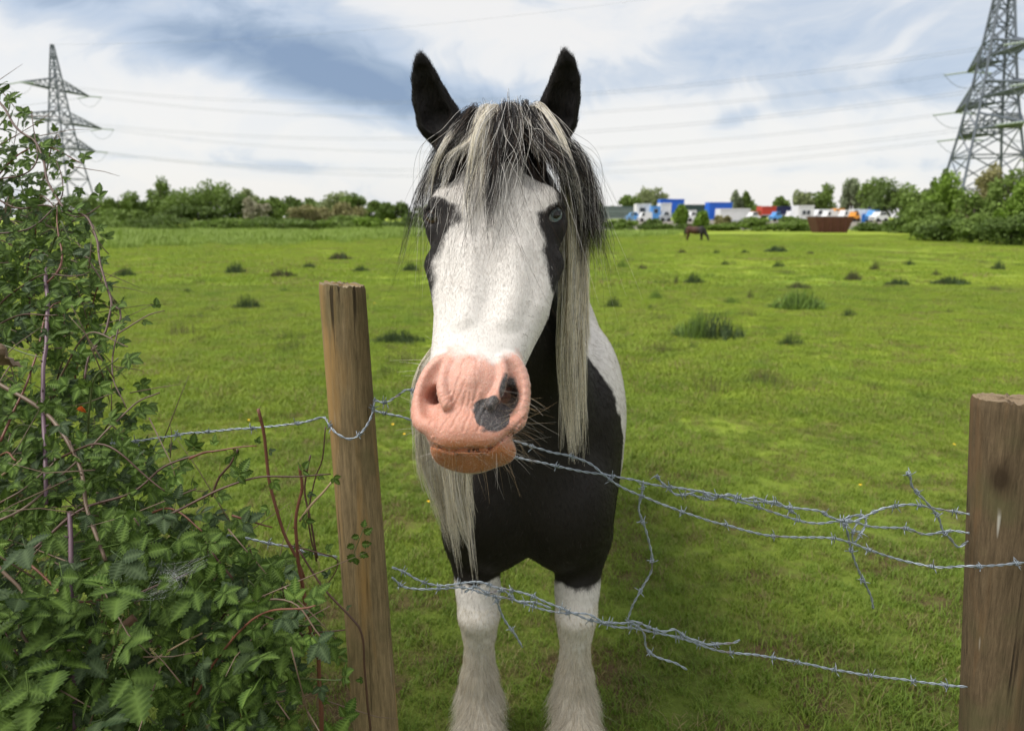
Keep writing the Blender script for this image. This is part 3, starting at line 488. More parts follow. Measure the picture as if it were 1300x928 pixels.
# ================================================================== THE HORSE (implicit surface, polygonised)
Oh = np.array([0, 1.06, 1.20]); Ah = np.array([0, .6, .8]); Fh = np.array([0, -.8, .6])
_cxL = ([-.12, 0, .1, .2, .4, .62, .9], [-.071, -.069, -.059, -.037, -.031, -.026, -.02])
def loc(p):
    q = p - Oh; L = q @ Ah; F = q @ Fh; return np.stack([p[:, 0] - np.interp(L, *_cxL), L, F], 1)
def unloc(x, L, F):
    L = np.asarray(L, float); p = Oh + np.outer(np.atleast_1d(L), Ah) + np.outer(np.atleast_1d(F), Fh); p[:, 0] += np.interp(np.atleast_1d(L), *_cxL) + x; return p
def smin(a, b, k): h = np.clip(.5 + .5 * (b - a) / k, 0, 1); return b + (a - b) * h - k * h * (1 - h)
def smax(a, b, k): return -smin(-a, -b, k)
def ell(p, c, r):
    q = p - np.array(c); r = np.array(r); k0 = np.sqrt(((q / r) ** 2).sum(1)); k1 = np.sqrt(((q / r ** 2) ** 2).sum(1)) + 1e-6
    return k0 * (k0 - 1) / k1
def cone(p, a, b, ra, rb, sq=(1, 1, 1)):
    sq = np.array(sq); p = p / sq; a = np.array(a) / sq; b = np.array(b) / sq; d = b - a
    t = np.clip(((p - a) @ d) / (d @ d), 0, 1); return (np.linalg.norm(p - a - t[:, None] * d, axis=1) - (ra + (rb - ra) * t)) * min(sq)
def chain(p, pts, k=.01, sq=(1, 1, 1)):
    d = None
    for (a, ra), (b, rb) in zip(pts[:-1], pts[1:]):
        c = cone(p, a, b, ra, rb, sq); d = c if d is None else smin(d, c, k)
    return d
_L  = [-.09, -.06, -.03, 0, .05, .10, .15, .20, .30, .36, .42, .48, .55, .62, .70]
_W  = [.050, .062, .072, .077, .077, .082, .092, .104, .118, .124, .122, .110, .092, .075, .06]
_T  = [-.03, -.018, -.002, .006, .012, .010, .004, .002, .008, .014, .018, .014, -.004, -.04, -.09]
_B  = [-.08, -.095, -.115, -.12, -.118, -.125, -.145, -.175, -.23, -.255, -.262, -.25, -.21, -.17, -.15]
_M  = [-.055, -.055, -.05, -.05, -.048, -.05, -.055, -.065, -.085, -.085, -.075, -.07, -.07, -.09, -.11]
_N  = [2.2, 2.2, 2.3, 2.4, 2.5, 2.4, 2.4, 2.5, 2.6, 2.6, 2.5, 2.3, 2.2, 2.1, 2]
_N2 = [2.2, 2.2, 2.2, 2.2, 2.1, 2.0, 1.9, 1.8, 1.8, 1.8, 1.9, 2, 2, 2, 2]
_Lt = np.linspace(-.09, .70, 240)
def _sm(v):
    y = np.interp(_Lt, _L, v); k = np.hanning(21); k /= k.sum(); return np.convolve(np.pad(y, 10, 'edge'), k, 'valid')
_tab = [_sm(v) for v in (_W, _T, _B, _M, _N, _N2)]
def spl(pts, n=14):
    C = np.array([list(a) + [r] for a, r in pts], float); k = len(C); t = np.linspace(0, k - 1, n); i = np.minimum(t.astype(int), k - 2); f = (t - i)[:, None]
    P = np.vstack([2 * C[0] - C[1], C, 2 * C[-1] - C[-2]]); a, b, c, d = P[i], P[i + 1], P[i + 2], P[i + 3]
    o = .5 * (2 * b + (c - a) * f + (2 * a - 5 * b + 4 * c - d) * f * f + (3 * b - a - 3 * c + d) * f ** 3); return [(x[:3], x[3]) for x in o]
def ear_pts(side):
    if side < 0: s = [(566, 180, 17), (557, 152, 25), (546, 125, 19.5), (539, 100, 13.5), (535.5, 82, 7), (533, 69, 1.8)]
    else: s = [(702, 180, 15), (705, 152, 25), (713.5, 125, 20), (718, 100, 15), (719, 81, 8.5), (715, 64, 1.8)]
    Y = [1.455, 1.445, 1.435, 1.425, 1.415, 1.41]
    return [(at(a, b, y), r / FPX * (y * .9856 - .04)) for (a, b, r), y in zip(s, Y)]
EARS = {s: ear_pts(s) for s in (-1, 1)}
EYE = {-1: (-.1110, .407, -.0430), 1: (.1030, .409, -.040)}
EYE_R = .0255
def head_sdf(p):
    q = loc(p); x, L, F = q.T; ax = np.abs(x); qa = np.stack([ax, L, F], 1)
    W, T, B, M, N, N2 = (np.interp(L, _Lt, t) for t in _tab)
    fr = F > M; h = np.where(fr, T - M, M - B); n = np.where(fr, N, N2)
    r = ((ax / W) ** n + (np.abs(F - M) / h) ** n + 1e-9) ** (1 / n)
    d = (r - 1) * np.minimum(W, h) * .95
    d = smax(d, -.055 - L, .02); d = smax(d, L - .64, .03)
    # cheek muscle, facial crest, brow, orbit
    d = smin(d, ell(qa, (.066, .33, -.155), (.048, .105, .088)), .03)
    d = smin(d, cone(qa, (.070, .19, -.040), (.104, .31, -.060), .012, .025), .020)
    d = smin(d, ell(qa, (.098, .425, -.028), (.030, .034, .030)), .022)
    d = smin(d, ell(qa, (.100, .398, -.052), (.036, .043, .036)), .016)
    d = smax(d, -ell(qa, (.070, .475, .010), (.022, .03, .012)), .02)     # hollow above the eye
    d = smin(d, cone(qa, (.034, .16, -.012), (.040, .30, -.014), .018, .022), .02)   # nasal bones
    # muzzle
    d = smin(d, ell(qa, (0, .045, -.012), (.048, .050, .034)), .018)
    d = smin(d, ell(qa, (0, -.034, -.020), (.060, .037, .036)), .018)
    d = smin(d, ell(qa, (.030, -.046, -.020), (.032, .020, .026)), .012)
    wing = chain(qa, _WING, .004)
    d = smin(d, wing, .012)
    # nostril cavities: comma shaped, running inwards
    cav = chain(qa, _CAV, .004)
    cav = smin(cav, chain(qa, [((.064, .022, -.004), .0165), ((.052, .045, -.060), .0145)], .006), .008)
    d = smax(d, -cav, .005)
    inner = chain(qa, _INN, .004)
    d = smin(d, inner, .006)
    gm = (L < .09) & (L > -.06) & (F > -.035) & (ax < .07)
    if gm.any():
        Q = q[gm][:, :2] + .0035 * np.stack([vnoise(q[gm], 70, 1), vnoise(q[gm], 70, 2)], 1); acc = np.zeros(len(Q))
        for ln_, wd_, am in _FOLDS:
            best = np.full(len(Q), 9.0)
            for a_, b_ in zip(ln_[:-1], ln_[1:]):
                a_ = np.array(a_); v_ = np.array(b_) - a_; t_ = np.clip(((Q - a_) @ v_) / (v_ @ v_), 0, 1); best = np.minimum(best, np.linalg.norm(Q - a_ - t_[:, None] * v_, axis=1))
            acc += am * .42 * (np.exp(-(best / wd_) ** 2) - .45 * np.exp(-((best - wd_ * 2) / wd_) ** 2))
        d[gm] += acc
    # small knob and folds down the upper lip
    d = smin(d, ell(qa, (0.0, .047, .016), (.012, .018, .010)), .010)
    msk = np.clip(1 - np.abs(L + .008) / .055, 0, 1) * np.clip(1 - ax / .055, 0, 1) * np.clip((F + .03) / .02, 0, 1)
    d = d + .0013 * msk * np.sin(ax * 420 - L * 150 + 2.4 * vnoise(q, 28)) * (.5 + .5 * vnoise(q, 22, 3))
    # lower lip and chin
    low = ell(q, (.007, -.064, -.048), (.062, .0145, .042)); low = smin(low, ell(np.stack([np.abs(x - .007), L, F], 1), (.047, -.056, -.053), (.022, .018, .04)), .010)
    low = smin(low, ell(q, (0, -.045, -.085), (.045, .035, .04)), .03)
    d = smin(d, low, .010)
    sl = -.0665 + np.where(x > 0, 3.4, 1.9) * np.clip(ax - .026, 0, 1) ** 1.5 - .12 * np.clip(F + .02, -.1, .1)
    wd = .0018 + .0024 * np.clip(1 - np.abs(x - .012) / .034, 0, 1)
    carve = smax(np.abs(L - sl) - wd, -(d + .011), .002)
    carve = np.maximum(carve, -(F + .10))
    d = smax(d, -carve, .003)
    # eye sockets
    for s in (-1, 1):
        ex, eL, eF = EYE[s]; c = unloc(ex, eL, eF)[0]
        u = (c - unloc(0, eL, eF - .01)[0]); u = u / np.linalg.norm(u); u = np.array([s * .52, -.85, .06]); u /= np.linalg.norm(u)
        d = smax(d, -(np.linalg.norm(p - c, axis=1) - EYE_R * .98), .002)
        v = p - (c + u * EYE_R * .98); lon = Ah * .80 - Fh * .25 + np.array([s * .50, 0, 0]); lon = lon - u * lon.dot(u); lon /= np.linalg.norm(lon); sh = np.cross(u, lon)
        e = np.sqrt((v @ u / .018) ** 2 + (v @ lon / .0255) ** 2 + (v @ sh / .0180) ** 2)
        d = smax(d, -(e - 1) * .011, .004)
        for off, rr in ((.0210, .0050), (-.0195, .0040)):
            pts = [(c + u * (EYE_R - .0030 - .006 * abs(t)) + lon * t * .024 + sh * s * off * (1 - t * t) * .9, rr * (1.15 - .35 * abs(t))) for t in (-1, -.5, 0, .5, 1)]
            d = smin(d, chain(p, pts, .004), .005)
    return d, q
def ear_sdf(p, s):
    pts = EARS[s]; sq = (1, .62, 1); d = chain(p, pts, .012, sq)
    cut = chain(p, [(a + np.array([s * .003, -.017, .002]), max(r * .72, .0005)) for a, r in pts[1:]], .012, sq)
    return smax(d, -cut, .008)
_WING = spl([((.050, .088, -.006), .008), ((.068, .078, -.012), .0110), ((.0815, .050, -.018), .0115), ((.0845, .012, -.021), .0115), ((.077, -.020, -.016), .0125), ((.055, -.034, -.006), .011)], 15)
_CAV = spl([((.053, .082, .012), .004), ((.063, .062, .004), .0100), ((.0680, .034, .000), .0150), ((.063, .002, .002), .0155), ((.048, -.014, .010), .006)], 13)
_INN = spl([((.040, .082, .002), .008), ((.047, .058, .006), .0085), ((.046, .028, .010), .0085), ((.035, .000, .010), .009)], 9)
def _fp(*pts): return [((x - 598) * .00126, (517 - y) * .0014) for x, y in pts]
_FOLDS = [(_fp((586, 462), (581, 488), (577, 507), (567, 530)), .0022, .0024), (_fp((601, 462), (605, 488), (609, 501), (603, 513)), .0022, .0020), (_fp((590, 488), (587, 504), (577, 517), (568, 534)), .0018, .0018),
          (_fp((593, 504), (590, 520), (577, 545)), .0020, .0022), (_fp((598, 507), (600, 527), (595, 550)), .0020, .0020), (_fp((557, 527), (550, 538), (553, 550)), .0022, .0022), (_fp((577, 530), (563, 546)), .0018, .0018),
          (_fp((612, 505), (618, 524), (612, 548)), .0020, .0018), (_fp((586, 466), (594, 460), (601, 466)), .0018, .0014), (_fp((572, 500), (563, 512), (560, 524)), .0018, .0014), (_fp((625, 548), (640, 540), (652, 530)), .0020, .0016),
          (_fp((555, 556), (575, 562), (600, 563), (630, 560), (650, 548)), .0022, .0012), (_fp((588, 476), (600, 477)), .0015, .0010), (_fp((584, 486), (596, 488), (608, 486)), .0015, .0010)]
BX = .043
def body_sdf(p):
    x = p[:, 0] - BX; ax = np.abs(x); q = np.stack([ax, p[:, 1], p[:, 2]], 1); c = np.stack([x, p[:, 1], p[:, 2]], 1)
    n = chain(p, [((-.022, 1.475, 1.60), .098), ((-.005, 1.62, 1.50), .128), ((.02, 1.82, 1.34), .165), ((BX, 2.02, 1.18), .20)], .05, (.86, 1, 1))
    n = smin(n, chain(p, [((-.015, 1.50, 1.44), .075), ((.015, 1.66, 1.22), .135), ((BX, 1.80, 1.0), .19)], .05, (.98, 1, 1)), .06)
    d = smin(n, ell(c, (0, 2.00, .93), (.262, .36, .33)), .08)
    d = smin(d, ell(c, (0, 2.12, 1.13), (.19, .34, .22)), .10)
    d = smin(d, ell(q, (.098, 1.765, .745), (.140, .15, .205)), .045); d = smin(d, ell(c, (0, 1.735, .83), (.13, .12, .22)), .05)          # breast muscles
    d = smin(d, ell(q, (.190, 1.90, .93), (.088, .17, .24)), .06)              # shoulder points
    d = smin(d, ell(c, (0, 2.6, .96), (.30, .75, .33)), .12)
    d = smin(d, ell(c, (0, 3.25, 1.03), (.28, .36, .33)), .12)
    fl = chain(q, [((.155, 1.88, .80), .105), ((.150, 1.80, .62), .083), ((.138, 1.755, .48), .056), ((.135, 1.735, .415), .0525), ((.135, 1.745, .36), .042), ((.136, 1.76, .22), .038), ((.137, 1.765, .155), .046), ((.138, 1.735, .10), .045)], .025)
    fl = smin(fl, ell(q, (.135, 1.715, .415), (.040, .026, .040)), .015)
    d = smin(d, fl, .035)
    hl = chain(q, [((.15, 3.25, .85), .15), ((.15, 3.15, .66), .09), ((.14, 3.38, .47), .055), ((.14, 3.37, .25), .038), ((.14, 3.33, .14), .044), ((.14, 3.30, .09), .045)], .03)
    d = smin(d, hl, .05)
    return d
def hoof_sdf(p):
    q = np.stack([np.abs(p[:, 0] - BX), p[:, 1], p[:, 2]], 1); d = None
    for Y, X in ((1.70, .138), (3.27, .14)):
        c = cone(q, (X, Y, .005), (X, Y + .025, .085), .062, .046); c = smax(c, .004 - p[:, 2], .004); d = c if d is None else np.minimum(d, c)
    return d
def horse_sdf(p):
    p = np.asarray(p, np.float64); d = np.full(len(p), 9.0)
    m = (p[:, 1] < 1.66) & (p[:, 2] > .95)
    hd, _ = head_sdf(p[m]); d[m] = hd
    b = np.full(len(p), 9.0); mb = p[:, 1] > 1.25; b[mb] = body_sdf(p[mb])
    blend = np.where(loc(p)[:, 2] < -.15, .05, .03)
    d = smin(d, b, blend)
    me = (p[:, 2] > 1.55) & (p[:, 1] < 1.62)
    for s in (-1, 1):
        e = d[me]; d[me] = smin(e, ear_sdf(p[me], s), .014)
    mh = p[:, 2] < .2; d[mh] = smin(d[mh], hoof_sdf(p[mh]), .008)
    return d
def surface_nets(f, lo, hi, h, cf=4):
    lo = np.array(lo); n = (np.ceil((np.array(hi) - lo) / (h * cf)).astype(int)) * cf + 1
    nc = (n - 1) // cf + 1
    g = np.stack(np.meshgrid(*[lo[i] + np.arange(nc[i]) * h * cf for i in range(3)], indexing='ij'), -1).reshape(-1, 3)
    dc = f(g).reshape(nc)
    near = np.abs(dc) < h * cf * 2.0
    blk = np.zeros(nc - 1, bool)
    for a in (0, 1):
        for b in (0, 1):
            for c in (0, 1): blk |= near[a:nc[0] - 1 + a, b:nc[1] - 1 + b, c:nc[2] - 1 + c]
    D = np.repeat(np.repeat(np.repeat(dc, cf, 0), cf, 1), cf, 2)[:n[0], :n[1], :n[2]].astype(np.float32)
    fm = np.zeros(n, bool); B = np.repeat(np.repeat(np.repeat(blk, cf, 0), cf, 1), cf, 2)
    fm[:-1, :-1, :-1] |= B; fm[1:, 1:, 1:] |= B; fm[1:, :-1, :-1] |= B; fm[:-1, 1:, :-1] |= B; fm[:-1, :-1, 1:] |= B
    I = np.argwhere(fm); out = np.empty(len(I), np.float32)
    for k in range(0, len(I), 400000): out[k:k + 400000] = f(lo + I[k:k + 400000] * h)
    D[fm] = out
    S = D < 0
    c = S[:-1, :-1, :-1].astype(np.int8)
    tot = sum(S[a:n[0] - 1 + a, b:n[1] - 1 + b, e:n[2] - 1 + e].astype(np.int8) for a in (0, 1) for b in (0, 1) for e in (0, 1))
    cells = np.argwhere((tot > 0) & (tot < 8)); idx = np.full(n - 1, -1); idx[tuple(cells.T)] = np.arange(len(cells))
    acc = np.zeros((len(cells), 3)); cnt = np.zeros(len(cells))
    cor = [(a, b, e) for a in (0, 1) for b in (0, 1) for e in (0, 1)]
    for i, u in enumerate(cor):
        for v in cor[i + 1:]:
            if sum(abs(u[k] - v[k]) for k in range(3)) != 1: continue
            a = D[tuple((cells + u).T)]; b = D[tuple((cells + v).T)]; m = (a < 0) != (b < 0); t = np.where(m, a / (a - b + 1e-12), 0)
            acc += np.where(m[:, None], np.array(u) + t[:, None] * (np.array(v) - np.array(u)), 0); cnt += m
    V = lo + (cells + acc / cnt[:, None]) * h; Fs = []
    for ax in range(3):
        o = [k for k in range(3) if k != ax]; sl0 = [slice(None)] * 3; sl1 = [slice(None)] * 3; sl0[ax] = slice(0, -1); sl1[ax] = slice(1, None)
        E = S[tuple(sl0)] != S[tuple(sl1)]; e = np.argwhere(E); e = e[(e[:, o[0]] > 0) & (e[:, o[1]] > 0) & (e[:, o[0]] < n[o[0]] - 1) & (e[:, o[1]] < n[o[1]] - 1)]
        ins = S[tuple(e.T)]
        def cid(da, db):
            q = e.copy(); q[:, o[0]] -= da; q[:, o[1]] -= db; return idx[tuple(q.T)]
        Q = np.stack([cid(1, 1), cid(0, 1), cid(0, 0), cid(1, 0)], 1); flip = ins if ax != 1 else ~ins
        Q[~flip] = Q[~flip][:, ::-1]; Fs.append(Q[(Q >= 0).all(1)])
    return V, np.concatenate(Fs)
def project(f, P, it=3, step=.0007, lim=.006):
    P = P.copy()
    for _ in range(it):
        d = f(P); g = np.stack([f(P + np.eye(3)[k] * step) - d for k in range(3)], 1) / step
        gn = (g ** 2).sum(1) + 1e-4; mv = -(d / gn)[:, None] * g; l = np.linalg.norm(mv, axis=1); mv *= np.minimum(1, lim / (l + 1e-9))[:, None]; P += mv
    return P
def normals(f, P, step=.001):
    d = f(P); g = np.stack([f(P + np.eye(3)[k] * step) - d for k in range(3)], 1); return g / (np.linalg.norm(g, axis=1)[:, None] + 1e-12)

# coat pattern: 'dark' > 0 black coat, metres from the boundary; 'pink' 0..1 bare skin; 'spot' > 0 dark skin spot
def face_uv(p):
    """screen-free frame on the face: x across, L along"""
    return loc(p)
def pattern(p):
    x, L, F = loc(p).T; n = len(p); wob = .014 * vnoise(p, 22) + .006 * vnoise(p, 60, 2)
    head = (p[:, 1] < 1.62) & (F > -.30) & (L < .64) & (p[:, 2] > 1.0)
    # right of the picture: the black starts behind the crest, under the eye
    rb = np.interp(L, [-.1, .05, .12, .18, .24, .30, .37, .40, .42, .45, .48, .52], [-.085, -.085, -.080, -.066, -.050, -.038, -.012, -.018, -.068, -.04, .03, .06])
    lb = np.interp(L, [-.1, .05, .12, .20, .27, .33, .36, .40, .425, .445, .48, .52], [-.13, -.13, -.09, -.062, -.042, -.014, .012, .006, -.04, -.06, .02, .05])
    dk = np.where(x > 0, rb - F, lb - F)
    dk = dk - .05 * np.clip((.088 - np.abs(x)) / .030, 0, 1.2) * (1 + .5 * vnoise(p, 35, 12)) * np.clip((.52 - L) / .03, 0, 1)
    dk = np.maximum(dk, (x - np.interp(L, [0, .22, .25, .28, .33, .36, .385, .41, .44, .47], [.2, .125, .104, .097, .090, .082, .080, .12, .12, .083])) * .9)
    dk = np.maximum(dk, (-x - np.interp(L, [0, .16, .22, .27, .31, .36, .40, .43, .45, .47], [.2, .13, .112, .104, .098, .080, .075, .13, .12, .083])) * .9)
    dk = np.maximum(dk, (L - .515 + .012 * vnoise(p, 18, 31)) * .8)                      # crown
    body = np.full(n, .08)
    # white shoulder on the right, white patch low on the left of the breast, white legs
    X, Y, Z = p.T
    shoulder = (Y - 1.80) * .9 + (X - .20) * .5 + (Z - 1.02) * .35
    body = np.where(X > .05, -np.minimum(np.minimum(shoulder, X - .12), (1.28 - Z) + .3 * (Y - 1.9)), body)
    body = np.maximum(body, np.where(Y > 2.6, .03 * np.sin(Y * 5) + .02, -1))
    left = .075 - np.sqrt(((X + .165) / 1.1) ** 2 + ((Y - 1.70) / 2.2) ** 2 + ((Z - .97) / 1.6) ** 2)
    body = np.minimum(body, -left)
    body = np.minimum(body, Z - .505 + .02 * vnoise(p, 9, 5))
    d = np.where(head, dk, body) + wob
    for s in (-1, 1):
        c = unloc(EYE[s][0], EYE[s][1], EYE[s][2])[0]; r = np.linalg.norm(p - (c - Ah * .007), axis=1); d = np.where(r < .040, np.maximum(d, (.040 - r) * 3), d)
    pink = np.clip((.108 + .020 * vnoise(p, 30, 7) + .012 * vnoise(p, 80, 8) - .10 * np.clip(-F - .03, 0, 1) * 3 - L + .25 * np.minimum(np.abs(x), .07)) / .055, 0, 1) * np.clip((F + .10) / .03, 0, 1) * head
    spot = .030 - np.sqrt(((x - .034) / 1.0) ** 2 + ((L + .017) / .95) ** 2) + .007 * vnoise(p, 45, 9) + .003 * vnoise(p, 130, 6)
    spot = np.maximum(spot, .0145 - np.sqrt((x - .062) ** 2 + ((L - .024) / 2.4) ** 2) + .003 * vnoise(p, 60, 4))
    return d, pink, np.where(F > -.07, spot, -1)

def build_horse():
    import time; t0 = time.time()
    V, Fq = surface_nets(horse_sdf, (-.34, .93, -.01), (.42, 3.68, 1.86), .0065, 4)
    print('nets', len(V), time.time() - t0)
    me = bpy.data.meshes.new('horse'); me.from_pydata(V.tolist(), [], Fq.tolist())
    bm = bmesh.new(); bm.from_mesh(me)
    for rnd in range(3):
        bm.verts.ensure_lookup_table(); P = np.array([v.co for v in bm.verts]); q = loc(P)
        if rnd == 0: sel = (P[:, 1] < 1.48) & (P[:, 2] > 1.0) & (q[:, 2] > -.20)
        elif rnd == 2:
            sel = np.zeros(len(P), bool)
            for s in (-1, 1): sel |= np.linalg.norm(P - unloc(*EYE[s])[0], axis=1) < .040
        else:
            sel = (q[:, 1] < .115) & (q[:, 2] > -.075) & (P[:, 2] > 1.0) & (P[:, 1] < 1.3)
            for s in (-1, 1): sel |= np.linalg.norm(P - unloc(*EYE[s])[0], axis=1) < .045
        sel = sel.tolist(); ed = [e for e in bm.edges if sel[e.verts[0].index] and sel[e.verts[1].index]]
        bmesh.ops.subdivide_edges(bm, edges=ed, cuts=1, use_grid_fill=True)
    bm.to_mesh(me); bm.free()
    P = np.empty(len(me.vertices) * 3); me.vertices.foreach_get('co', P); P = P.reshape(-1, 3)
    q = loc(P); hm = (P[:, 1] < 1.7) & (P[:, 2] > .95)
    P[hm] = project(horse_sdf, P[hm], 3)
    me.vertices.foreach_set('co', P.astype(np.float32).ravel()); me.update()
    d, pk, sp = pattern(P)
    for nm, a in (('dark', d), ('pink', pk), ('spot', sp), ('lipd', np.clip((-.052 - q[:, 1]) / .012, 0, 1) * (q[:, 2] < .01) * hm), ('hoof', (P[:, 2] < .085).astype(float) * (hoof_sdf(P) < .003))):
        at_ = me.attributes.new(nm, 'FLOAT', 'POINT'); at_.data.foreach_set('value', a.astype(np.float32))
    me.attributes.new('hloc', 'FLOAT_VECTOR', 'POINT').data.foreach_set('vector', q.astype(np.float32).ravel())
    me.shade_smooth()
    print('horse mesh', len(P), time.time() - t0)
    return me
def mat_horse():
    m, t, b = mat('horse coat'); A = lambda n: t.node('ShaderNodeAttribute', attribute_name=n).outputs
    tc = t.node('ShaderNodeTexCoord').outputs['Object']; hl = A('hloc')['Vector']
    streak = t.noise(t.mapping(tc, scale=(1, .35, .35)), 420, 3, .6)
    n1 = t.noise(tc, 90, 5, .6); n2 = t.noise(tc, 16, 5, .6)
    dk = t.math('ADD', A('dark')['Fac'], t.math('MULTIPLY', t.math('SUBTRACT', streak, .5), .010))
    dm = t.ramp(t.math('ADD', t.math('MULTIPLY', dk, 90.0), .5, clamp=True), [(0, 0.0), (1, 1.0)])
    white = t.mix(n2, (.66, .62, .58), (.82, .80, .77)); white = t.mix(t.ramp(streak, [(.35, .2), (.6, 0.0)]), white, (.50, .48, .46))
    speck = t.ramp(t.noise(tc, 260, 2, .5), [(.66, 0.0), (.70, 1.0)])
    white = t.mix(t.math('MULTIPLY', speck, .25), white, (.25, .22, .2))
    black = t.mix(streak, (.003, .0025, .0025), (.016, .012, .011))
    coat = t.mix(dm, white, black)
    pinkc = t.mix(n2, (.58, .27, .20), (.70, .41, .33)); pinkc = t.mix(t.ramp(n1, [(.4, .0), (.75, .5)]), pinkc, (.78, .56, .48))
    sepL = t.node('ShaderNodeSeparateXYZ', ins={0: hl}); pinkc = t.mix(t.ramp(t.math('ADD', t.math('MULTIPLY', sepL.outputs[1], 5.0), .5), [(.15, .75), (.85, 0.0)]), pinkc, (.50, .22, .14))
    pore = t.ramp(t.noise(tc, 500, 2, .5), [(.3, .55), (.48, 0.0)]); pinkc = t.mix(pore, pinkc, (.45, .16, .11))
    pinkc = t.mix(A('lipd')['Fac'], pinkc, t.mix(n1, (.42, .14, .055), (.56, .23, .10)))
    pf = t.math('ADD', A('pink')['Fac'], t.math('MULTIPLY', t.math('SUBTRACT', n1, .5), .7)); pf = t.ramp(pf, [(.3, 0.0), (.75, 1.0)])
    c = t.mix(pf, coat, pinkc)
    sp = t.ramp(t.math('ADD', t.math('MULTIPLY', t.math('ADD', A('spot')['Fac'], t.math('MULTIPLY', t.math('SUBTRACT', n1, .5), .006)), 300.0), .5, clamp=True), [(0, 0.0), (1, 1.0)])
    c = t.mix(sp, c, t.mix(n1, (.035, .032, .035), (.075, .07, .072)))
    c = t.mix(A('hoof')['Fac'], c, (.10, .085, .07))
    t.put(b, 'Base Color', c); t.put(b, 'Roughness', t.mixf(pf, .62, .48)); b.inputs['Specular IOR Level'].default_value = .35
    t.put(b, 'Subsurface Weight', t.math('MULTIPLY', pf, .25)); b.inputs['Subsurface Radius'].default_value = (.012, .004, .002); b.inputs['Subsurface Scale'].default_value = .5
    hgt = t.math('ADD', t.math('MULTIPLY', streak, .6), t.math('MULTIPLY', t.noise(tc, 700, 2), t.math('MULTIPLY', pf, .6)))
    vor = t.node('ShaderNodeTexVoronoi', feature='DISTANCE_TO_EDGE'); t.put(vor, 'Vector', t.mapping(hl, scale=(1, .8, 1))); vor.inputs['Scale'].default_value = 190
    hgt = t.math('ADD', hgt, t.math('MULTIPLY', t.math('MULTIPLY', t.math('MINIMUM', vor.outputs[0], .25), 2.2), pf))
    bn = t.node('ShaderNodeBump', ins={'Strength': .45, 'Height': hgt}); bn.inputs['Distance'].default_value = .0012
    t.put(b, 'Normal', bn.outputs[0]); return m
_hm = build_horse(); _hm.materials.append(mat_horse())
horse = bpy.data.objects.new('horse', _hm); COL.objects.link(horse)
tag(horse, 'black and white horse with pink muzzle looking over the barbed wire at the camera', 'horse')

# ------------------------------------------------------------------ eyes
def mat_eye(name, iris, iris2):
    m, t, b = mat(name); o = t.node('ShaderNodeTexCoord').outputs['Object']; sp = t.node('ShaderNodeSeparateXYZ', ins={0: o})
    e = t.math('SQRT', t.math('ADD', t.math('POWER', t.math('DIVIDE', sp.outputs[0], .0095), 2.0), t.math('POWER', t.math('DIVIDE', sp.outputs[1], .0062), 2.0)))
    r = t.math('SQRT', t.math('ADD', t.math('POWER', sp.outputs[0], 2.0), t.math('POWER', sp.outputs[1], 2.0)))
    n = t.noise(t.mapping(o, scale=(1, 1, .2)), 500, 3)
    c = t.mix(n, iris, iris2); c = t.mix(t.ramp(e, [(.0, 0.0), (.5, 0.0), (.52, 1.0)]) if False else t.ramp(t.math('MULTIPLY', e, .5), [(.48, 0.0), (.56, 1.0)]), (.002, .002, .003), c)
    c = t.mix(t.ramp(t.math('MULTIPLY', r, 50.0), [(.60, 0.0), (.68, 1.0)]), c, t.mix(n, iris2, (.48, .46, .40)) if iris[0] > .1 else (.05, .03, .025))
    t.put(b, 'Base Color', c); b.inputs['Roughness'].default_value = .03; b.inputs['Coat Weight'].default_value = .15 if iris[0] > .1 else 1.0; b.inputs['Coat Roughness'].default_value = .01; return m
for s in (-1, 1):
    c = unloc(*EYE[s])[0]; u = c - unloc(0, EYE[s][1], EYE[s][2] - .01)[0]; u /= np.linalg.norm(u); u = np.array([s * .52, -.85, .06]); u /= np.linalg.norm(u)
    lon = Ah * .80 - Fh * .25 + np.array([s * .50, 0, 0]); lon = lon - u * lon.dot(u); lon /= np.linalg.norm(lon); sh = np.cross(u, lon)
    bm = bmesh.new(); bmesh.ops.create_uvsphere(bm, u_segments=40, v_segments=28, radius=EYE_R * .985)
    for v in bm.verts:
        if v.co.z > .012: v.co.z += (v.co.z - .012) * .18       # cornea
    me = bpy.data.meshes.new('eye'); bm.to_mesh(me); bm.free(); me.shade_smooth()
    me.materials.append(mat_eye('pale blue eye', (.13, .19, .20), (.26, .33, .34)) if s > 0 else mat_eye('dark brown eye', (.05, .028, .016), (.11, .06, .03)))
    o = bpy.data.objects.new('eye', me); COL.objects.link(o); o.parent = horse
    M = Matrix((lon, sh, u)).transposed().to_4x4(); M.translation = Vector(c); o.matrix_local = M
    o['label'] = 'pale blue wall eye with dark pupil' if s > 0 else 'dark brown eye inside the black patch'

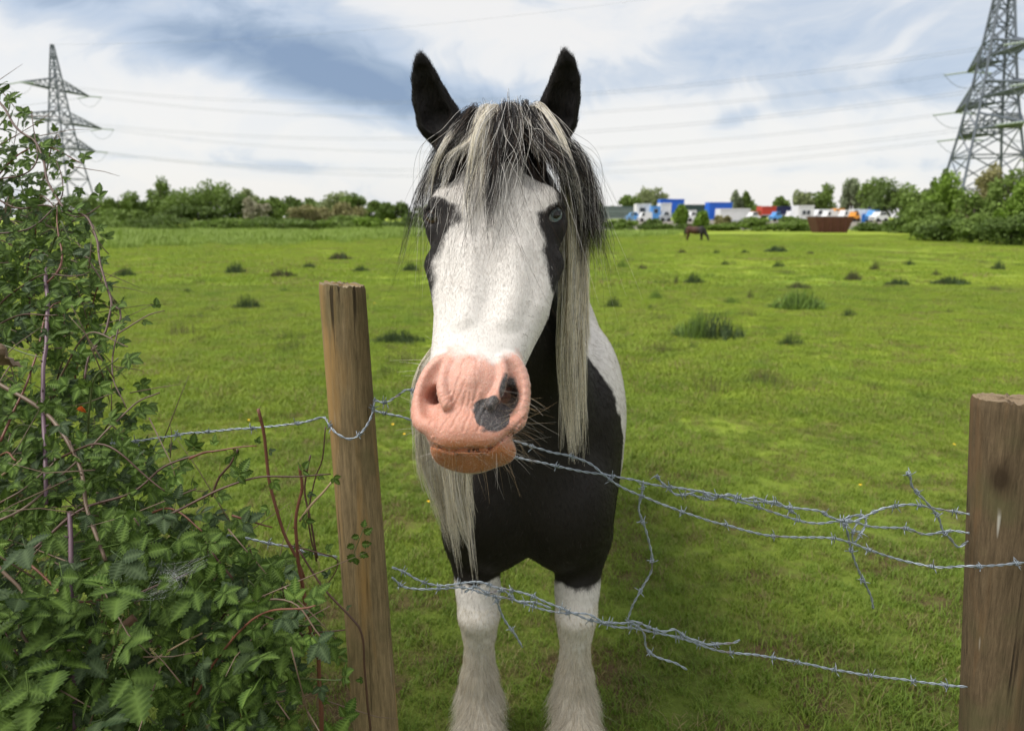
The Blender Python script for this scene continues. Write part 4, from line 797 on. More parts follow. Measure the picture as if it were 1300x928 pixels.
# ------------------------------------------------------------------ hair
def mat_hair(name, rough=.42, spec=.5):
    m, t, b = mat(name); a = t.node('ShaderNodeAttribute', attribute_name='hair_color'); hi = t.node('ShaderNodeHairInfo')
    n = t.noise(t.node('ShaderNodeTexCoord').outputs['Object'], 60, 3)
    t.put(b, 'Base Color', t.mix(t.math('MULTIPLY', n, .5), a.outputs['Color'], t.mix(.5, a.outputs['Color'], (.25, .16, .10), 'MULTIPLY'))); b.inputs['Roughness'].default_value = rough; b.inputs['Specular IOR Level'].default_value = spec
    return m
MH = mat_hair('horse hair', .5, .28); MF = mat_hair('horse fur', .55, .38)
def cr(P, n):
    """Catmull-Rom through P (m,k,3) -> (m,n,3)"""
    m, k, _ = P.shape; t = np.linspace(0, k - 1, n); i = np.minimum(t.astype(int), k - 2); f = (t - i)[None, :, None]
    Q = np.concatenate([2 * P[:, :1] - P[:, 1:2], P, 2 * P[:, -1:] - P[:, -2:-1]], 1); a, b, c, d = Q[:, i], Q[:, i + 1], Q[:, i + 2], Q[:, i + 3]
    return .5 * (2 * b + (c - a) * f + (2 * a - 5 * b + 4 * c - d) * f * f + (3 * b - a - 3 * c + d) * f ** 3)
def on_face(px, py, f):
    r = ray(px, py); C = np.array([0, 0, CAMZ]); t = (f - (C - Oh) @ Fh) / (r @ Fh); return C + r * t
def lock(rs, G, nclump, nper, seg=14, spread=(.004, .003, .007), lenr=(.5, 1.1), wave=.006, umap=None, fray=.012, lenf=None):
    """G: (g,k,3) guides side by side; clumps are interpolated between them"""
    g, k, _ = G.shape; u = rs.rand(nclump) if umap is None else umap(rs.rand(nclump)); x = u * (g - 1); i = np.minimum(x.astype(int), g - 2); f = (x - i)[:, None, None]
    C = G[i] * (1 - f) + G[i + 1] * f
    C = C + rs.randn(nclump, 1, 3) * spread[0] + rs.randn(nclump, k, 3) * np.linspace(0, fray, k)[None, :, None]
    C = cr(C, seg)
    L = rs.uniform(*lenr, nclump)
    if lenf is not None: L = L * lenf(u)
    C = np.repeat(C, nper, 0); uu = np.repeat(u, nper); L = np.repeat(L, nper) * rs.uniform(.8, 1.08, len(C))
    L = np.clip(L, .1, 1.25); t = np.linspace(0, 1, seg)
    idx = (t[None] * L[:, None]) * (seg - 1); i0 = np.minimum(idx.astype(int), seg - 2); fr = (idx - i0)[..., None]; n = np.arange(len(C))[:, None]
    H = C[n, i0] * (1 - fr) + C[n, i0 + 1] * fr
    off = rs.randn(len(C), 3); s0, s1, s2 = spread; prof = np.interp(t, [0, .45, 1], [s0, s1, s2])[None, :, None]
    H = H + off[:, None] * prof
    ph = rs.rand(len(C), 1) * 6.28; fq = rs.uniform(4, 11, (len(C), 1)); wv = np.sin(ph + fq * t[None]) * wave * t[None] ; H[..., 0] += wv; H[..., 1] += np.cos(ph * 1.7 + fq * .8 * t[None]) * wave * t[None] * .6
    return H, uu
rs = np.random.RandomState(11)
def faceG(rows): return np.array([[on_face(*p) for p in r] for r in rows])
def spaceG(rows): return np.array([[at(*p) for p in r] for r in rows])
def tones(rs, n, table):
    """random choice among (weight, colour) with jitter"""
    w_ = np.array([a for a, _ in table], float); c = np.array([b for _, b in table]); k = rs.choice(len(c), n, p=w_ / w_.sum()); return c[k] * rs.uniform(.7, 1.25, (n, 1))
SILVER, CREAM, DARK, BROWN, GREY = (.80, .78, .74), (.90, .84, .68), (.004, .004, .005), (.055, .032, .018), (.10, .095, .10)
FG = faceG([[(590, 160, -.02), (567, 190, -.01), (541, 235, -.05), (517, 305, -.10)],
            [(600, 150, .0), (576, 182, .025), (553, 228, .0), (534, 322, -.05)],
            [(612, 145, .015), (590, 178, .040), (570, 225, .036), (553, 300, .02)],
            [(622, 141, .02), (605, 178, .050), (592, 230, .042), (580, 310, .025)],
            [(632, 139, .02), (622, 178, .055), (612, 230, .045), (600, 305, .025)],
            [(642, 138, .02), (636, 178, .055), (628, 235, .045), (618, 325, .025)],
            [(652, 138, .02), (652, 176, .055), (654, 225, .045), (655, 315, .025)],
            [(662, 140, .015), (670, 174, .045), (682, 214, .036), (700, 290, .01)],
            [(672, 144, .01), (690, 174, .03), (715, 214, .01), (740, 290, -.05)],
            [(682, 150, -.005), (706, 180, .0), (737, 222, -.05), (760, 312, -.12)],
            [(690, 158, -.02), (716, 190, -.04), (748, 240, -.10), (772, 330, -.16)]])
def fl_len(u): return np.interp(u, [0, .12, .22, .35, .5, .62, .72, .82, 1], [1.0, .78, .84, .84, .92, .56, .60, .92, 1.0])
FG = np.concatenate([FG[:, :1] + (Fh * -.055 + Ah * -.012 + np.array([0, .01, -.012])) + (FG[:, :1] - FG[:, 1:2]) * np.array([.25, 0, 0]), FG], 1)
H1, u1 = lock(rs, FG, 104, 44, 18, (.0060, .0030, .0008), (.42, 1.10), .006, None, .015, fl_len)
# colour follows the lock: silver left of the parting, black in the middle, black streaked with silver to the right
nc = 104; kk = np.repeat(np.arange(nc), 44); uc = u1[::44]; ps = np.interp(uc, [0, .1, .2, .34, .42, .5, .62, .75, 1], [.10, .22, .85, .90, .50, .22, .42, .36, .15])
cl_s = rs.rand(nc) < ps
col1 = np.where(cl_s[kk][:, None], tones(rs, len(u1), [(6, SILVER), (5, CREAM), (.3, GREY)]), tones(rs, len(u1), [(7, DARK), (2.6, GREY), (.7, SILVER), (1.0, BROWN)]))
rad = np.interp(np.linspace(0, 1, 16), [0, .6, 1], [.00035, .00032, .00008])
curves_obj('forelock', H1, np.interp(np.linspace(0, 1, 18), [0, .6, 1], [.00034, .0003, .00008]), col1, MH, horse)['label'] = 'long tousled silver and black forelock'
HB, ub = lock(rs, FG[7:], 26, 46, 18, (.007, .006, .0025), (.5, 1.0), .006, None, .012)
curves_obj('forelock', HB, np.interp(np.linspace(0, 1, 18), [0, .6, 1], [.00034, .0003, .00008]), tones(rs, len(ub), [(8, DARK), (2, BROWN), (2, GREY), (1.2, SILVER)]), MH, horse)['label'] = 'dark outer lock of the forelock over the right eye'
HB, ub = lock(rs, FG[:3], 15, 50, 18, (.007, .006, .0025), (.5, 1.0), .006, None, .012)
curves_obj('forelock', HB, np.interp(np.linspace(0, 1, 18), [0, .6, 1], [.00034, .0003, .00008]), tones(rs, len(ub), [(10, DARK), (4, BROWN), (.9, SILVER)]), MH, horse)['label'] = 'dark brown outer lock of the forelock over the left eye'
# wisps: long single hairs over the brow and beside the eyes
H2, u2 = lock(rs, FG, 105, 4, 16, (.008, .006, .012), (.85, 1.2), .012, None, .022)
curves_obj('forelock', H2, rad * .8, tones(rs, len(u2), [(4, DARK), (2, SILVER), (3, BROWN)]), MH, horse)['label'] = 'loose wisps of the forelock'
# pale mane hanging on the right of the picture
MG = spaceG([[(717, 215, 1.50), (719, 330, 1.50), (716, 450, 1.50), (725, 560, 1.50)],
             [(722, 215, 1.52), (724, 330, 1.52), (722, 450, 1.51), (730, 575, 1.51)],
             [(734, 220, 1.55), (737, 330, 1.54), (736, 450, 1.53), (738, 570, 1.53)],
             [(741, 240, 1.57), (743, 330, 1.56), (743, 440, 1.55), (741, 535, 1.55)]])
H3, u3 = lock(rs, MG, 46, 52, 16, (.004, .0046, .0030), (.45, 1.0), .007, None, .011)
curves_obj('mane', H3, np.interp(np.linspace(0, 1, 16), [0, .6, 1], [.0004, .00038, .0001]), tones(rs, len(u3), [(8, CREAM), (3, SILVER), (1.2, (.30, .22, .12)), (.5, DARK)]), MH, horse)['label'] = 'long cream mane hanging straight down beside the cheek'
MG2 = spaceG([[(610, 400, 1.64), (541, 470, 1.56), (538, 560, 1.54), (548, 620, 1.54), (562, 675, 1.54)],
              [(612, 400, 1.62), (556, 470, 1.54), (558, 560, 1.52), (568, 630, 1.52), (578, 690, 1.53)],
              [(615, 400, 1.60), (574, 480, 1.54), (578, 560, 1.52), (586, 640, 1.52), (592, 715, 1.53)],
              [(618, 400, 1.58), (596, 500, 1.54), (600, 560, 1.52), (603, 610, 1.52), (606, 660, 1.53)]])
H4, u4 = lock(rs, MG2, 42, 50, 14, (.006, .005, .003), (.55, 1.05), .007, lambda r: r ** 1.2, .010)
curves_obj('mane', H4, np.interp(np.linspace(0, 1, 14), [0, .6, 1], [.0004, .00038, .0001]), tones(rs, len(u4), [(7, CREAM), (3, SILVER), (1, (.3, .22, .12))]), MH, horse)['label'] = 'cream mane showing below the left side of the muzzle'
# dark mane behind, right of the crown, and hairs across the neck
MG3 = spaceG([[(690, 165, 1.47), (722, 205, 1.48), (738, 270, 1.50), (742, 340, 1.50)], [(700, 180, 1.49), (735, 225, 1.50), (755, 285, 1.52), (765, 345, 1.53)]])
H5, u5 = lock(rs, MG3, 50, 22, 14, (.008, .006, .010), (.5, 1.05), .01, None, .014)
curves_obj('mane', H5, np.interp(np.linspace(0, 1, 14), [0, .6, 1], [.00035, .0003, .0001]), tones(rs, len(u5), [(6, DARK), (3, BROWN), (1.5, SILVER)]), MH, horse)['label'] = 'dark brown tipped mane behind the cheek'

# ---- short coat hair sampled on the skin
def sample_skin(rs, n, sel):
    me = horse.data; P = np.empty(len(me.vertices) * 3, np.float32); me.vertices.foreach_get('co', P); P = P.reshape(-1, 3).astype(float)
    me.calc_loop_triangles(); T = np.empty(len(me.loop_triangles) * 3, np.int32); me.loop_triangles.foreach_get('vertices', T); T = T.reshape(-1, 3)
    c = P[T].mean(1); T = T[sel(c)]; A, B, C = P[T[:, 0]], P[T[:, 1]], P[T[:, 2]]; N = np.cross(B - A, C - A); ar = np.linalg.norm(N, axis=1); N /= ar[:, None] + 1e-12
    k = rs.choice(len(T), n, p=ar / ar.sum()); a, b = rs.rand(2, n); f = a + b > 1; a[f] = 1 - a[f]; b[f] = 1 - b[f]
    X = A[k] + (B[k] - A[k]) * a[:, None] + (C[k] - A[k]) * b[:, None]; return X, N[k]
def fur(name, label, n, sel, length, flow, col, lift=.35, radius=.00016, mess=.25, seg=4, droop=0.0):
    X, N = sample_skin(rs, n, sel); keep, colr, ln = col(X, N); X, N, colr = X[keep], N[keep], colr[keep]; ln = (np.ones(len(keep)) * ln)[keep] * length * rs.uniform(.6, 1.2, len(X))
    D = flow(X) + rs.randn(len(X), 3) * mess; D -= N * (D * N).sum(1)[:, None]; D /= np.linalg.norm(D, axis=1)[:, None] + 1e-9; t = np.linspace(0, 1, seg)[None, :, None]
    S = X[:, None] - N[:, None] * .0005 + (D[:, None] * t + N[:, None] * lift * (t - .5 * t * t)) * ln[:, None, None]; S[..., 2] -= droop * (t[..., 0] ** 2) * ln[:, None]
    o = curves_obj(name, S, np.linspace(1, .25, seg) * radius, colr, MF, horse); o['label'] = label; return o
def coat_color(X):
    d, pk, sp = pattern(X); n = len(X); dk = d + .004 * rs.randn(n) > 0
    c = np.where(dk[:, None], tones(rs, n, [(6, (.010, .008, .007)), (3, (.030, .019, .013)), (.3, (.10, .09, .09))]), tones(rs, n, [(8, (.80, .78, .75)), (3, (.72, .69, .65)), (.12, (.22, .20, .19)), (.5, (.56, .47, .42))]))
    return c, dk, pk, sp
def head_col(X, N):
    c, dk, pk, sp = coat_color(X); q = loc(X); keep = (rs.rand(len(X)) > pk * 1.25) & (sp < .0)
    for s in (-1, 1):
        keep &= np.linalg.norm(X - unloc(*EYE[s])[0], axis=1) > EYE_R * 1.32
    ln = np.interp(q[:, 1], [.05, .14, .3], [.55, .8, 1.15]); return keep & (N @ np.array([0, -1, .0]) > -.55), np.clip(c, 0, .9), ln
fur('coat', 'short smooth hair of the face', int(120000 * FAST_HAIR), lambda c: (c[:, 1] < 1.5) & (c[:, 2] > 1.08) & (loc(c)[:, 2] > -.2) & (loc(c)[:, 1] < .56), .0075, lambda X: np.tile(-Ah, (len(X), 1)), head_col, .35, .00017)
def fuzz_col(X, N):
    c, dk, pk, sp = coat_color(X); c = tones(rs, len(X), [(3, (.85, .75, .68)), (1, (.6, .4, .3))]); return pk > .3, np.clip(c, 0, .9), 1.0
fur('fuzz', 'fine pale fuzz on the pink muzzle', 26000, lambda c: (c[:, 1] < 1.3) & (loc(c)[:, 1] < .12) & (loc(c)[:, 2] > -.1) & (c[:, 2] > 1.05), .0035, lambda X: np.tile(-Ah, (len(X), 1)), fuzz_col, .8, .00007, .5)
def ear_col(X, N): c, dk, pk, sp = coat_color(X); return np.ones(len(X), bool), tones(rs, len(X), [(5, DARK), (2, (.03, .02, .016))]), 1.0
fur('coat', 'soft black hair of the ears', 26000, lambda c: (c[:, 2] > 1.62) & (c[:, 1] < 1.52) & (np.abs(c[:, 0] + .03) > .06), .011, lambda X: np.tile([0, 0, 1.0], (len(X), 1)), ear_col, .45, .00018, .35)
def body_col(X, N): c, dk, pk, sp = coat_color(X); return N[:, 1] < .45, c, np.where(X[:, 2] < .3, 1.0, 1.0)
fur('coat', 'coat of the breast, neck and shoulders', 70000, lambda c: (c[:, 1] > 1.45) & (c[:, 1] < 2.3) & (c[:, 2] > .5) & (c[:, 2] < 1.6), .014, lambda X: np.stack([.25 * np.sign(X[:, 0] - BX), np.full(len(X), .3), np.full(len(X), -1.0)], 1), body_col, .3, .00028, .25)
def leg_col(X, N): c, dk, pk, sp = coat_color(X); return X[:, 2] > .05, np.where((X[:, 2] < .46)[:, None], tones(rs, len(X), [(6, (.80, .76, .66)), (2, (.66, .58, .45)), (.5, (.3, .24, .16))]), c), np.interp(X[:, 2], [.05, .12, .25, .34, .5], [4.5, 6.0, 3.0, .8, .5])
fur('feather', 'long white hair of the lower legs', 36000, lambda c: (c[:, 2] < .52) & (c[:, 1] < 2.2), .016, lambda X: np.tile([0, .25, -1.0], (len(X), 1)), leg_col, .42, .00030, .22, 6, .1)
# ---- whiskers
def whisk(n, sel, length, dirf, colr, radius, curl=.35, seg=9):
    X, N = sample_skin(rs, n, sel); ln = length * rs.uniform(.35, 1.25, n) * (1 + .6 * (rs.rand(n) < .15)); D = N * 1.0 + dirf(X) + rs.randn(n, 3) * .28; D /= np.linalg.norm(D, axis=1)[:, None]
    t = np.linspace(0, 1, seg)[None, :, None]; S = X[:, None] + D[:, None] * t * ln[:, None, None] + (rs.randn(n, 1, 3) * .30 + np.array([0, 0, -.30])) * curl * t ** 2 * ln[:, None, None]
    return S, tones(rs, n, colr)
W = [whisk(150, lambda c: (loc(c)[:, 1] < .03) & (loc(c)[:, 0] > .045) & (loc(c)[:, 2] > -.13) & (c[:, 1] < 1.3) & (c[:, 2] > 1.05), .055, lambda X: np.tile([.5, -.1, -.25], (len(X), 1)), [(4, (.30, .22, .13)), (2, (.4, .38, .34)), (3, DARK)], .0001),
     whisk(75, lambda c: (loc(c)[:, 1] < -.055) & (c[:, 1] < 1.3) & (c[:, 2] > 1.0), .035, lambda X: np.tile([.15, 0, -.9], (len(X), 1)), [(3, (.30, .22, .13)), (1, (.4, .38, .34)), (3, DARK)], .0001),
     whisk(26, lambda c: (loc(c)[:, 1] < .12) & (loc(c)[:, 0] < -.06) & (loc(c)[:, 2] > -.1) & (c[:, 1] < 1.3) & (c[:, 2] > 1.05), .05, lambda X: np.tile([-.5, 0, .1], (len(X), 1)), [(3, SILVER), (1, CREAM)], .0001),
     whisk(40, lambda c: (loc(c)[:, 1] < .20) & (loc(c)[:, 1] > .06) & (loc(c)[:, 0] > .06) & (loc(c)[:, 2] > -.12) & (c[:, 1] < 1.3) & (c[:, 2] > 1.05), .012, lambda X: np.tile([.1, 0, -.6], (len(X), 1)), [(3, DARK), (1, BROWN)], .0001)]
curves_obj('whiskers', np.concatenate([a for a, _ in W]), np.linspace(1, .3, 9) * .00020, np.concatenate([b for _, b in W]), MH, horse)['label'] = 'long fine whiskers round the lips and chin'
# eyelashes
for s in (-1, 1):
    c = unloc(*EYE[s])[0]; u = c - unloc(0, EYE[s][1], EYE[s][2] - .01)[0]; u /= np.linalg.norm(u); u = np.array([s * .52, -.85, .06]); u /= np.linalg.norm(u)
    lon = Ah * .80 - Fh * .25 + np.array([s * .50, 0, 0]); lon = lon - u * lon.dot(u); lon /= np.linalg.norm(lon); sh = np.cross(u, lon); n = 60; tt = rs.uniform(-.6, .9, n)
    upd = Fh * .7 + Ah * .3 ; X = c + u * (EYE_R * .96 - .005 * np.abs(tt))[:, None] + lon * (tt * .018)[:, None] + (sh * (1 if sh @ np.array([0, 0, 1]) > 0 else -1))[None] * (.014 * (1 - tt * tt))[:, None]
    D = u * .8 + np.array([0, 0, -.35]) + rs.randn(n, 3) * .15; t = np.linspace(0, 1, 6)[None, :, None]
    S = X[:, None] + D[:, None] * t * .016 + np.array([0, 0, -.006]) * t ** 2; curves_obj('eyelashes', S, np.linspace(1, .3, 6) * .00022, tones(rs, n, [(1, DARK)]), MH, horse)
# ================================================================== GRAZING PONY
def pony_sdf(p):
    q = np.stack([p[:, 0], np.abs(p[:, 1]), p[:, 2]], 1)          # head towards +x
    d = ell(q, (0, 0, .84), (.52, .26, .28)); d = smin(d, ell(q, (-.42, 0, .90), (.26, .25, .26)), .08); d = smin(d, ell(q, (.40, 0, .84), (.22, .22, .30)), .08)
    d = smin(d, cone(q, (.45, 0, .92), (.78, 0, .50), .17, .10, (1, .75, 1)), .06); d = smin(d, cone(q, (.80, 0, .50), (.93, 0, .14), .095, .055, (1, .8, 1)), .03); d = smin(d, cone(q, (.74, .05, .58), (.70, .07, .66), .03, .008), .01)
    for x, k in ((.42, 0), (-.48, .06)):
        d = smin(d, chain(q, [((x - k, .13, .70), .12), ((x - k * .2, .13, .44), .062), ((x - k * 1.6, .13, .36 if k else .34), .05), ((x - k, .13, .12), .034), ((x - k + .02, .13, .03), .05)], .02), .03)
    return d
V, Fq = surface_nets(pony_sdf, (-.85, -.4, -.05), (1.1, .4, 1.25), .028, 4)
mP, t, b = mat('brown pony coat'); o_ = t.node('ShaderNodeTexCoord').outputs['Object']; sp = t.node('ShaderNodeSeparateXYZ', ins={0: o_}); f = t.math('ADD', sp.outputs[0], t.math('MULTIPLY', t.noise(o_, 5, 4), .3))
t.put(b, 'Base Color', t.mix(t.ramp(t.math('ADD', t.math('MULTIPLY', f, .5), .3), [(.38, 0.0), (.55, 1.0)]), (.060, .020, .010), (.012, .009, .009))); b.inputs['Roughness'].default_value = .7
c = on_ground(885, 306); pony = mesh_obj('pony', V, Fq, mP, smooth=True, loc=(c[0] - .12, c[1], -.10)); pony.rotation_euler.z = R(-28); pony.scale = (.92,) * 3; tag(pony, 'small brown pony grazing far out in the pasture', 'pony')
mh = MB(); mh.v = []
for nmn, path, r_ in (('mane', [(.42, .0, 1.12), (.62, .02, .95), (.80, .02, .66)], [.03, .05, .02]), ('tail', [(-.66, 0, .98), (-.76, 0, .75), (-.72, 0, .35)], [.04, .07, .02])): MB().tube(path, r_, 8).build(nmn, mTy, pony, True)
# ================================================================== FENCE POSTS
def mat_post(name, base, streak, topc):
    m, t, b = mat(name); o = t.node('ShaderNodeTexCoord').outputs['Object']; sp = t.node('ShaderNodeSeparateXYZ', ins={0: o})
    g = t.noise(t.mapping(o, scale=(1, 1, .085)), 170, 9, .8, .25); g2 = t.noise(t.mapping(o, scale=(1, 1, .08)), 22, 5, .6); n = t.noise(o, 9, 5)
    c = t.mix(t.ramp(g, [(.3, 0.0), (.7, 1.0)]), tuple(x * .35 for x in base), tuple(x * 1.4 for x in base)); c = t.mix(t.ramp(g2, [(.52, 0.0), (.66, .8)]), c, streak); c = t.mix(t.ramp(n, [(.5, 0.0), (.72, .6)]), c, (.10, .10, .045))
    crack = t.ramp(t.noise(t.mapping(o, scale=(1, 1, .02)), 70, 3, .5), [(.30, 1.0), (.36, 0.0)]); c = t.mix(t.math('MULTIPLY', crack, .8), c, (.02, .014, .01))
    drip = t.ramp(t.noise(t.mapping(o, scale=(1, 1, .05), loc=(3.1, 1.2, .4)), 62, 2, .4), [(.70, 0.0), (.78, .7)]); c = t.mix(t.math('MULTIPLY', drip, t.ramp(t.noise(o, 12, 2), [(.5, 0.0), (.58, 1.0)])), c, (.62, .60, .55))
    kn = t.node('ShaderNodeTexVoronoi'); t.put(kn, 'Vector', t.mapping(o, scale=(1, 1, .55))); kn.inputs['Scale'].default_value = 6.5; kr = t.math('ADD', kn.outputs['Distance'], t.math('MULTIPLY', t.math('SUBTRACT', g2, .5), .25)); c = t.mix(t.ramp(kr, [(.05, .85), (.11, .35), (.17, 0.0)]), c, (.035, .022, .012))
    nz = t.node('ShaderNodeSeparateXYZ', ins={0: t.node('ShaderNodeNewGeometry').outputs['Normal']}).outputs[2]
    r = t.math('SQRT', t.math('ADD', t.math('POWER', sp.outputs[0], 2.0), t.math('POWER', sp.outputs[1], 2.0))); ring = t.math('SINE', t.math('ADD', t.math('MULTIPLY', r, 1300.0), t.math('MULTIPLY', t.noise(o, 40, 3), 6.0)))
    tp = t.mix(t.math('ADD', t.math('MULTIPLY', ring, .25), .5), tuple(x * .6 for x in topc), topc); tp = t.mix(t.noise(o, 120, 4), tp, tuple(x * .45 for x in topc))
    c = t.mix(t.ramp(nz, [(.75, 0.0), (.9, 1.0)]), c, tp)
    t.put(b, 'Base Color', c); b.inputs['Roughness'].default_value = .82; b.inputs['Specular IOR Level'].default_value = .2
    bn = t.node('ShaderNodeBump', ins={'Strength': .9, 'Height': t.math('SUBTRACT', t.math('ADD', g, t.math('MULTIPLY', g2, .5)), crack)}); bn.inputs['Distance'].default_value = .003; t.put(b, 'Normal', bn.outputs[0]); return m
def post(top, low, r0, r1, m, label, seed, cuts=()):
    """turned post from the ground up to its sawn top, slightly out of true"""
    top, low = np.array(top), np.array(low); d = (top - low) / (top[2] - low[2]); foot = low - d * (low[2] + .35); L = top[2] + .35; A, Hn = 72, 150; rs = np.random.RandomState(seed)
    z = np.linspace(0, 1, Hn); a = np.linspace(0, 2 * pi, A + 1)[:-1]; Z, AA = np.meshgrid(z, a, indexing='ij'); rr = r1 + (r0 - r1) * Z
    q = np.stack([np.cos(AA), np.sin(AA), Z * L * .35], -1).reshape(-1, 3); nn = vnoise(q, 2.2, seed).reshape(Z.shape) * .035 + vnoise(q * [1, 1, .25], 9, seed).reshape(Z.shape) * .022 + vnoise(q * [1, 1, .12], 26, seed).reshape(Z.shape) * .016
    for ca, cw, cd in cuts: nn -= cd * np.exp(-((AA - ca - .04 * np.sin(Z * 9)) / cw) ** 2) * (Z > .25)
    R_ = rr * (1 + nn) * (1 - .04 * (Z > .9965)); V = np.stack([R_ * np.cos(AA), R_ * np.sin(AA), Z * L], -1); V[-1, :, 2] += .004 * np.cos(a * 1 + seed) + .0015 * rs.randn(A)
    V = V.reshape(-1, 3); V = V + np.outer(V[:, 2], np.array([d[0], d[1], 0])); F = [(i * A + k, i * A + (k + 1) % A, (i + 1) * A + (k + 1) % A, (i + 1) * A + k) for i in range(Hn - 1) for k in range(A)]
    V = V.tolist(); b0 = (Hn - 1) * A; rings = [.85, .6, .35, .12]; prev = b0; c_ = np.array([d[0] * L, d[1] * L, L])
    for q_ in rings:
        st = len(V)
        for k in range(A): e = np.array(V[b0 + k]) - c_; p = c_ + e * q_; p[2] = c_[2] + e[2] * q_ + .0012 * rs.randn(); V.append(p.tolist())
        F += [(prev + k, prev + (k + 1) % A, st + (k + 1) % A, st + k) for k in range(A)]; prev = st
    F.append(tuple(prev + k for k in range(A))); root = empty('fence_post', tuple(foot), label=label, cat='fence post', group='wooden posts of the wire fence'); o = mesh_obj('timber', V, F, m, root, smooth=False)
    o.data.polygons.foreach_set('use_smooth', [True] * len(o.data.polygons)); o.data.set_sharp_from_angle(angle=R(50)); return root, foot, d
mPL = mat_post('weathered post', (.285, .210, .115), (.38, .23, .085), (.42, .34, .22)); mPR = mat_post('old brown post', (.150, .108, .064), (.19, .115, .058), (.40, .30, .19))
PL, footL, dL = post(at(434.5, 361, 1.42), at(471, 838, 1.42), .0475, .0540, mPL, 'tall weathered wooden post with barbed wire bound round it, left of the muzzle', 3, ((-.75, .07, .05), (-2.2, .05, .03)))
PR, footR, dR = post(at(1279, 506, 1.28), at(1264, 838, 1.28), .0590, .0600, mPR, 'shorter dark brown wooden post with a pale sawn top at the right edge', 8, ((-1.9, .05, .06), (-1.2, .06, .04)))
# splinters and bark flakes on the top of the left post, staples
mStap = plain('staple', (.25, .27, .29), .5, .2, 60, metal=.8)
def axis_at(foot, d, z): return np.array(foot) + np.array(d) * (z - foot[2])

# ================================================================== BARBED WIRE
mW, t, b = mat('galvanised wire'); o_ = t.node('ShaderNodeTexCoord').outputs['Object']; n = t.noise(o_, 60, 5); c = t.mix(n, (.16, .19, .23), (.42, .48, .54)); c = t.mix(t.ramp(t.noise(o_, 25, 3), [(.60, 0.0), (.70, .6)]), c, (.16, .10, .07))
t.put(b, 'Base Color', c); b.inputs['Metallic'].default_value = .55; b.inputs['Roughness'].default_value = .42
def catmull(P, step=.004):
    P = np.array(P, float); Q = np.vstack([2 * P[0] - P[1], P, 2 * P[-1] - P[-2]]); out = []
    for i in range(len(P) - 1):
        n = max(2, int(np.linalg.norm(P[i + 1] - P[i]) / step)); t = np.linspace(0, 1, n, endpoint=False)[:, None]; a, b_, c_, d = Q[i:i + 4]
        out.append(.5 * (2 * b_ + (c_ - a) * t + (2 * a - 5 * b_ + 4 * c_ - d) * t * t + (3 * b_ - a - 3 * c_ + d) * t ** 3))
    out.append(P[-1:]); return np.concatenate(out)
def barb_mesh(seed):
    r = np.random.RandomState(seed); m = MB(); ph = np.linspace(0, 2 * pi * 2.3, 22); path = np.stack([np.linspace(-.0042, .0042, 22), .0038 * np.cos(ph), .0038 * np.sin(ph)], 1)
    for k, sg in ((0, -1), (1, 1)):
        a = r.rand() * 6.28
        for e in (0, 1):
            aa = a + e * pi + r.randn() * .3; dx = r.uniform(-.6, .6); dirv = np.array([dx, cos(aa), sin(aa)]); dirv /= np.linalg.norm(dirv); L = r.uniform(.011, .0155); p0 = np.array([sg * .003, .003 * cos(aa + 1.2), .003 * sin(aa + 1.2)]); m.tube([p0, p0 + dirv * L * .7, p0 + dirv * L], [.00095, .0009, .0001], 5)
    m.tube(path, .00095, 5); return m
barb_src = []
for k in range(6):
    m_ = barb_mesh(k); me = bpy.data.meshes.new('barb'); me.from_pydata(m_.v, [], m_.f); me.materials.append(mW); me.shade_smooth(); barb_src.append(me)
WR = np.random.RandomState(77)
def wire(pts, label, Y=None, name='barbed_wire', r=.00125, hel=.00145, pitch=.036, barb=.085, first=.03, single=False, parent=None, wob=.0015):
    """pts: (px, py[, Y]) in the fence plane"""
    P = [at(p[0], p[1], p[2] if len(p) > 2 else (Y or 1.365 - .1 * ((p[0] - 650) / 640))) for p in pts]; C = catmull(P); seg = np.linalg.norm(np.diff(C, axis=0), axis=1); s_ = np.concatenate([[0], np.cumsum(seg)]); n = int(s_[-1] / .0035) + 2
    u = np.linspace(0, s_[-1], n); C = np.stack([np.interp(u, s_, C[:, k]) for k in range(3)], 1); C += np.stack([vnoise(C, 28, k) for k in range(3)], 1) * wob
    T = np.gradient(C, axis=0); T /= np.linalg.norm(T, axis=1)[:, None]; N = np.cross(T, [0, 0, 1.0]); N /= np.linalg.norm(N, axis=1)[:, None] + 1e-9; B = np.cross(T, N)
    root = empty(name, tuple(C[0]), label=label, cat='barbed wire', group='strands of the barbed wire fence'); C0 = C[0]
    for k in range(1 if single else 2):
        ph = u / pitch * 2 * pi + k * pi; S = C - C0 + (N * np.cos(ph)[:, None] + B * np.sin(ph)[:, None]) * (0 if single else hel); m = MB(); m.tube(S, r, 6); m.build('strand', mW, root, True)
    x = first
    while barb and x < s_[-1] - .01:
        i = int(x / s_[-1] * (n - 1)); i = min(max(i, 1), n - 2); o = bpy.data.objects.new('barb', barb_src[WR.randint(6)]); COL.objects.link(o); o.parent = root; a = WR.rand() * 6.28
        R3 = Matrix((T[i], N[i] * cos(a) + B[i] * sin(a), B[i] * cos(a) - N[i] * sin(a))).transposed().to_4x4(); R3.translation = Vector(C[i] - C0); o.matrix_local = R3; x += barb * WR.uniform(.7, 1.3)
    return root
fl, fr = 1.352, 1.30
wire([(130, 566, 1.45), (190, 558, 1.42), (250, 549, 1.41), (330, 543, 1.40), (385, 536, 1.385), (410, 530, 1.40), (417, 537, 1.375), (428, 550, 1.352), (445, 557, 1.345), (462, 545, 1.352), (473, 524, 1.385), (476, 505, 1.40)], 'upper left barbed wire running from the brambles and looping round the left post')
